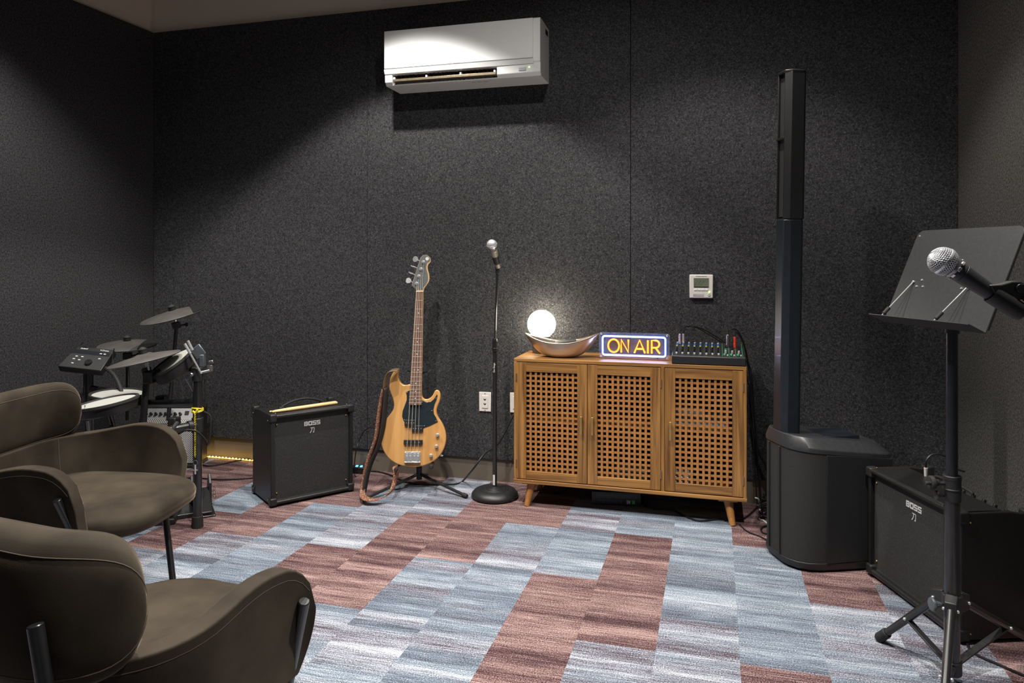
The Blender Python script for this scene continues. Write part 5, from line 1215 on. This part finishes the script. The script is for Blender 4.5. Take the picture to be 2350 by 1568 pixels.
# ------------------------------------------------------------------ velvet chairs
def make_chair(label, loc, rz, leg_tops):
    t = thing('velvet_armchair', label, 'armchair', loc, rz, 'brown velvet armchairs')
    # U-shaped plan path (front right tip -> back -> front left tip); chair faces +Y
    def upath(s, hw=.30, yf=.245, yb=-.235, rc=.20):
        # s in 0..1 ; straight arm, quarter arcs, back
        a = yf-(yb+rc); arc_ = PI/2*rc; b = 2*(hw-rc); tot = 2*a+2*arc_+b; d = s*tot
        if d < a: return Vector((hw, yf-d, 0)), Vector((1, 0, 0))
        d -= a
        if d < arc_: th = d/rc; return Vector((hw-rc+rc*math.cos(th), yb+rc-rc*math.sin(th), 0)), Vector((math.cos(th), -math.sin(th), 0))
        d -= arc_
        if d < b: return Vector((hw-rc-d, yb, 0)), Vector((0, -1, 0))
        d -= b
        if d < arc_: th = d/rc; return Vector((-(hw-rc)-rc*math.sin(th), yb+rc-rc*math.cos(th), 0)), Vector((-math.sin(th), -math.cos(th), 0))
        d -= arc_; return Vector((-hw, yb+rc+d, 0)), Vector((-1, 0, 0))
    n, mz = 56, 12; zb = .345
    def topz(s):
        e = min(s, 1-s)                    # distance from the tip
        base = .600+.035*math.exp(-((e-.12)/.10)**2)-.0
        if e < .075: base = zb+(base-zb)*(.60+.40*math.sqrt(max(0, 1-((.075-e)/.075)**2)))
        return base
    def surf(off):
        rows = []
        for i in range(n+1):
            s = i/n; p, nr = upath(s); zt = topz(s); row = []
            for j in range(mz+1):
                f = j/mz; z = zb+(zt-zb)*f; flare = -.050*(1-f)**1.6
                row.append(p+nr*(flare+off)+UP*z)
            rows.append(row)
        return rows
    TH = .046; m = MB(); outer, inner = surf(TH/2), surf(-TH/2)
    V = []; nn_ = (n+1)*(mz+1)
    for rows in (outer, inner): V += [q_ for row in rows for q_ in row]
    idx = lambda k, i, j: k*nn_+i*(mz+1)+j; F = []
    for i in range(n):
        for j in range(mz): F.append((idx(0, i, j), idx(0, i, j+1), idx(0, i+1, j+1), idx(0, i+1, j))); F.append((idx(1, i, j), idx(1, i+1, j), idx(1, i+1, j+1), idx(1, i, j+1)))
        F.append((idx(0, i, mz), idx(1, i, mz), idx(1, i+1, mz), idx(0, i+1, mz))); F.append((idx(0, i, 0), idx(0, i+1, 0), idx(1, i+1, 0), idx(1, i, 0)))
    for i in (0, n):
        for j in range(mz): F.append((idx(0, i, j), idx(1, i, j), idx(1, i, j+1), idx(0, i, j+1)))
    m.add(V, F); sh = m.build('shell', 'velvet', t, bevel=.014, seg=4, angle=60)
    for off, nm in ((TH/2-.002, 'seam'),):
        pts = []
        for i in range(1, n): p, nr = upath(i/n); pts.append(p+nr*(off+.0005)+UP*(topz(i/n)-.022))
        MB().tube(pts, .0011, 5, smooth=False).build('seam', 'seam', sh)
    for s_ in (.36, .64):
        p, nr = upath(s_); zt = topz(s_)
        MB().tube([p+nr*(-.050*(1-k/8)**1.6-TH/2-.0006)+UP*(zb+(zt-zb)*k/8*.98) for k in range(3, 9)], .0012, 5, smooth=False).build('seam', 'seam', sh)
    # back lobe
    rows_o, rows_i = [], []; nl = 40; zc = .695; hh = .120
    cols_ = []
    for i in range(nl+1):
        w = math.sin(PI/2*(-1+2*i/nl)); s = .5+w*.205; p, nr = upath(s)
        env = (1-abs(w)**8)**.45 if abs(w) < 1 else 0
        ring = []
        for k in range(24):
            a = 2*PI*k/24; ca, sa = math.cos(a), math.sin(a)
            rad = .048*(abs(ca)**.65)*(1 if ca > 0 else -1)*(.45+.55*env) if env > 0 else 0
            zz = hh*env*(abs(sa)**.75)*(1 if sa > 0 else -1)
            ring.append(p+nr*(.012+rad-.02*((zz/hh)))+UP*(zc+zz))
        cols_.append(ring+[ring[0]])
    lb = MB().grid(cols_).build('backrest_cushion', 'velvet', t, angle=180)
    for ka, kb in ((3, 21), (9, 15)):
        loop = [cols_[i][ka] for i in range(1, nl)]+[cols_[i][kb] for i in range(nl-1, 0, -1)]; loop.append(loop[0])
        MB().tube(loop, .0011, 5, smooth=False).build('seam', 'seam', lb)
    # seat cushion
    out = []
    for k in range(48):
        a = 2*PI*k/48; ca, sa = math.cos(a), math.sin(a)
        x = .276*(abs(ca)**.55)*(1 if ca > 0 else -1)
        y = (.385*(abs(sa)**.62) if sa > 0 else -.225*(abs(sa)**.6))
        out.append((x, y))
    levels = [(.78, .372), (.93, .382), (.99, .400), (1.0, .425), (.985, .44), (.95, .452), (.85, .462), (.6, .470), (.3, .473), (0, .474)]
    rows = []
    for sc_, z in levels:
        rows.append([Vector((x*sc_, y*sc_+.02*(1-sc_), z+.012*max(0, y)/.33*0)) for x, y in out]+[Vector((out[0][0]*sc_, out[0][1]*sc_+.02*(1-sc_), z))])
    m = MB().grid(rows); m.add([r_ for r_ in rows[0][:-1]], [tuple(range(48))]); m.build('seat_cushion', 'velvet', t, angle=180)
    for (a, b) in leg_tops:
        a, b = Vector(a), Vector(b)
        lg = MB().cyl(a, b, .0125, .0115, 20).build('leg', 'blackmetal', t, bevel=.002)
    m = MB()
    for sx in (-1, 1): m.cyl((sx*.285, .16, .36), (sx*.285, -.17, .36), .010, seg=12)
    m.cyl((-.285, .12, .352), (.285, .12, .352), .010, seg=12); m.cyl((-.285, -.12, .352), (.285, -.12, .352), .010, seg=12)
    m.build('under_frame', 'blackmetal', t)
    return t
M['seam'] = mat('seam_thread', (.085, .066, .048), .9)
LG = [((.330, .190, .545), (.14, .30, 0)), ((-.330, .190, .545), (-.14, .30, 0)), ((.185, -.300, .70), (.36, -.30, 0)), ((-.185, -.300, .70), (-.36, -.30, 0))]
cb = FV*1.490+RV*(-.824)
make_chair('brown velvet armchair seen from behind in the near left foreground', (cb.x, cb.y, 0), YAW-math.radians(21), LG)
ca = FV*2.547+RV*(-1.555)
LA = [LG[0], ((-.325, .12, .50), (-.14, .30, 0)), LG[2], LG[3]]
make_chair('brown velvet armchair facing right beside the drum kit', (ca.x, ca.y, 0), YAW-math.radians(95), LA)

# ------------------------------------------------------------------ lights
def spot(name, loc, power, ang=98, blend=.25, rad=.035, col=(1, .96, .90), tgt=None):
    l = bpy.data.lights.new(name, 'SPOT'); l.energy = power; l.spot_size = math.radians(ang); l.spot_blend = blend; l.shadow_soft_size = rad; l.color = col
    o = bpy.data.objects.new(name, l); C.objects.link(o); o.location = loc
    if tgt: o.rotation_euler = (Vector(tgt)-Vector(loc)).to_track_quat('-Z', 'Y').to_euler()
    return o
spot('added_fill_spot', (-1.63, 2.98, 3.2), 210, 99, .22)
spot('added_fill_spot', (.0, 2.95, 3.2), 105, 99, .4)
spot('added_fill_spot', (-2.8, 2.3, 3.2), 200, 104, .5)
spot('added_fill_spot', (-1.1, 1.75, 3.2), 250, 94, .45)
spot('added_fill_spot', (.40, 1.55, 3.2), 260, 94, .5)
spot('added_fill_spot', (-.6, 2.1, 3.2), 55, 160, .4)  # added wide fill to brighten the air conditioner front, not a fitted lamp
w = bpy.data.worlds.new('world'); scn.world = w; w.use_nodes = True
bg = w.node_tree.nodes['Background']; bg.inputs[0].default_value = (.80, .88, 1.0, 1); bg.inputs[1].default_value = .06
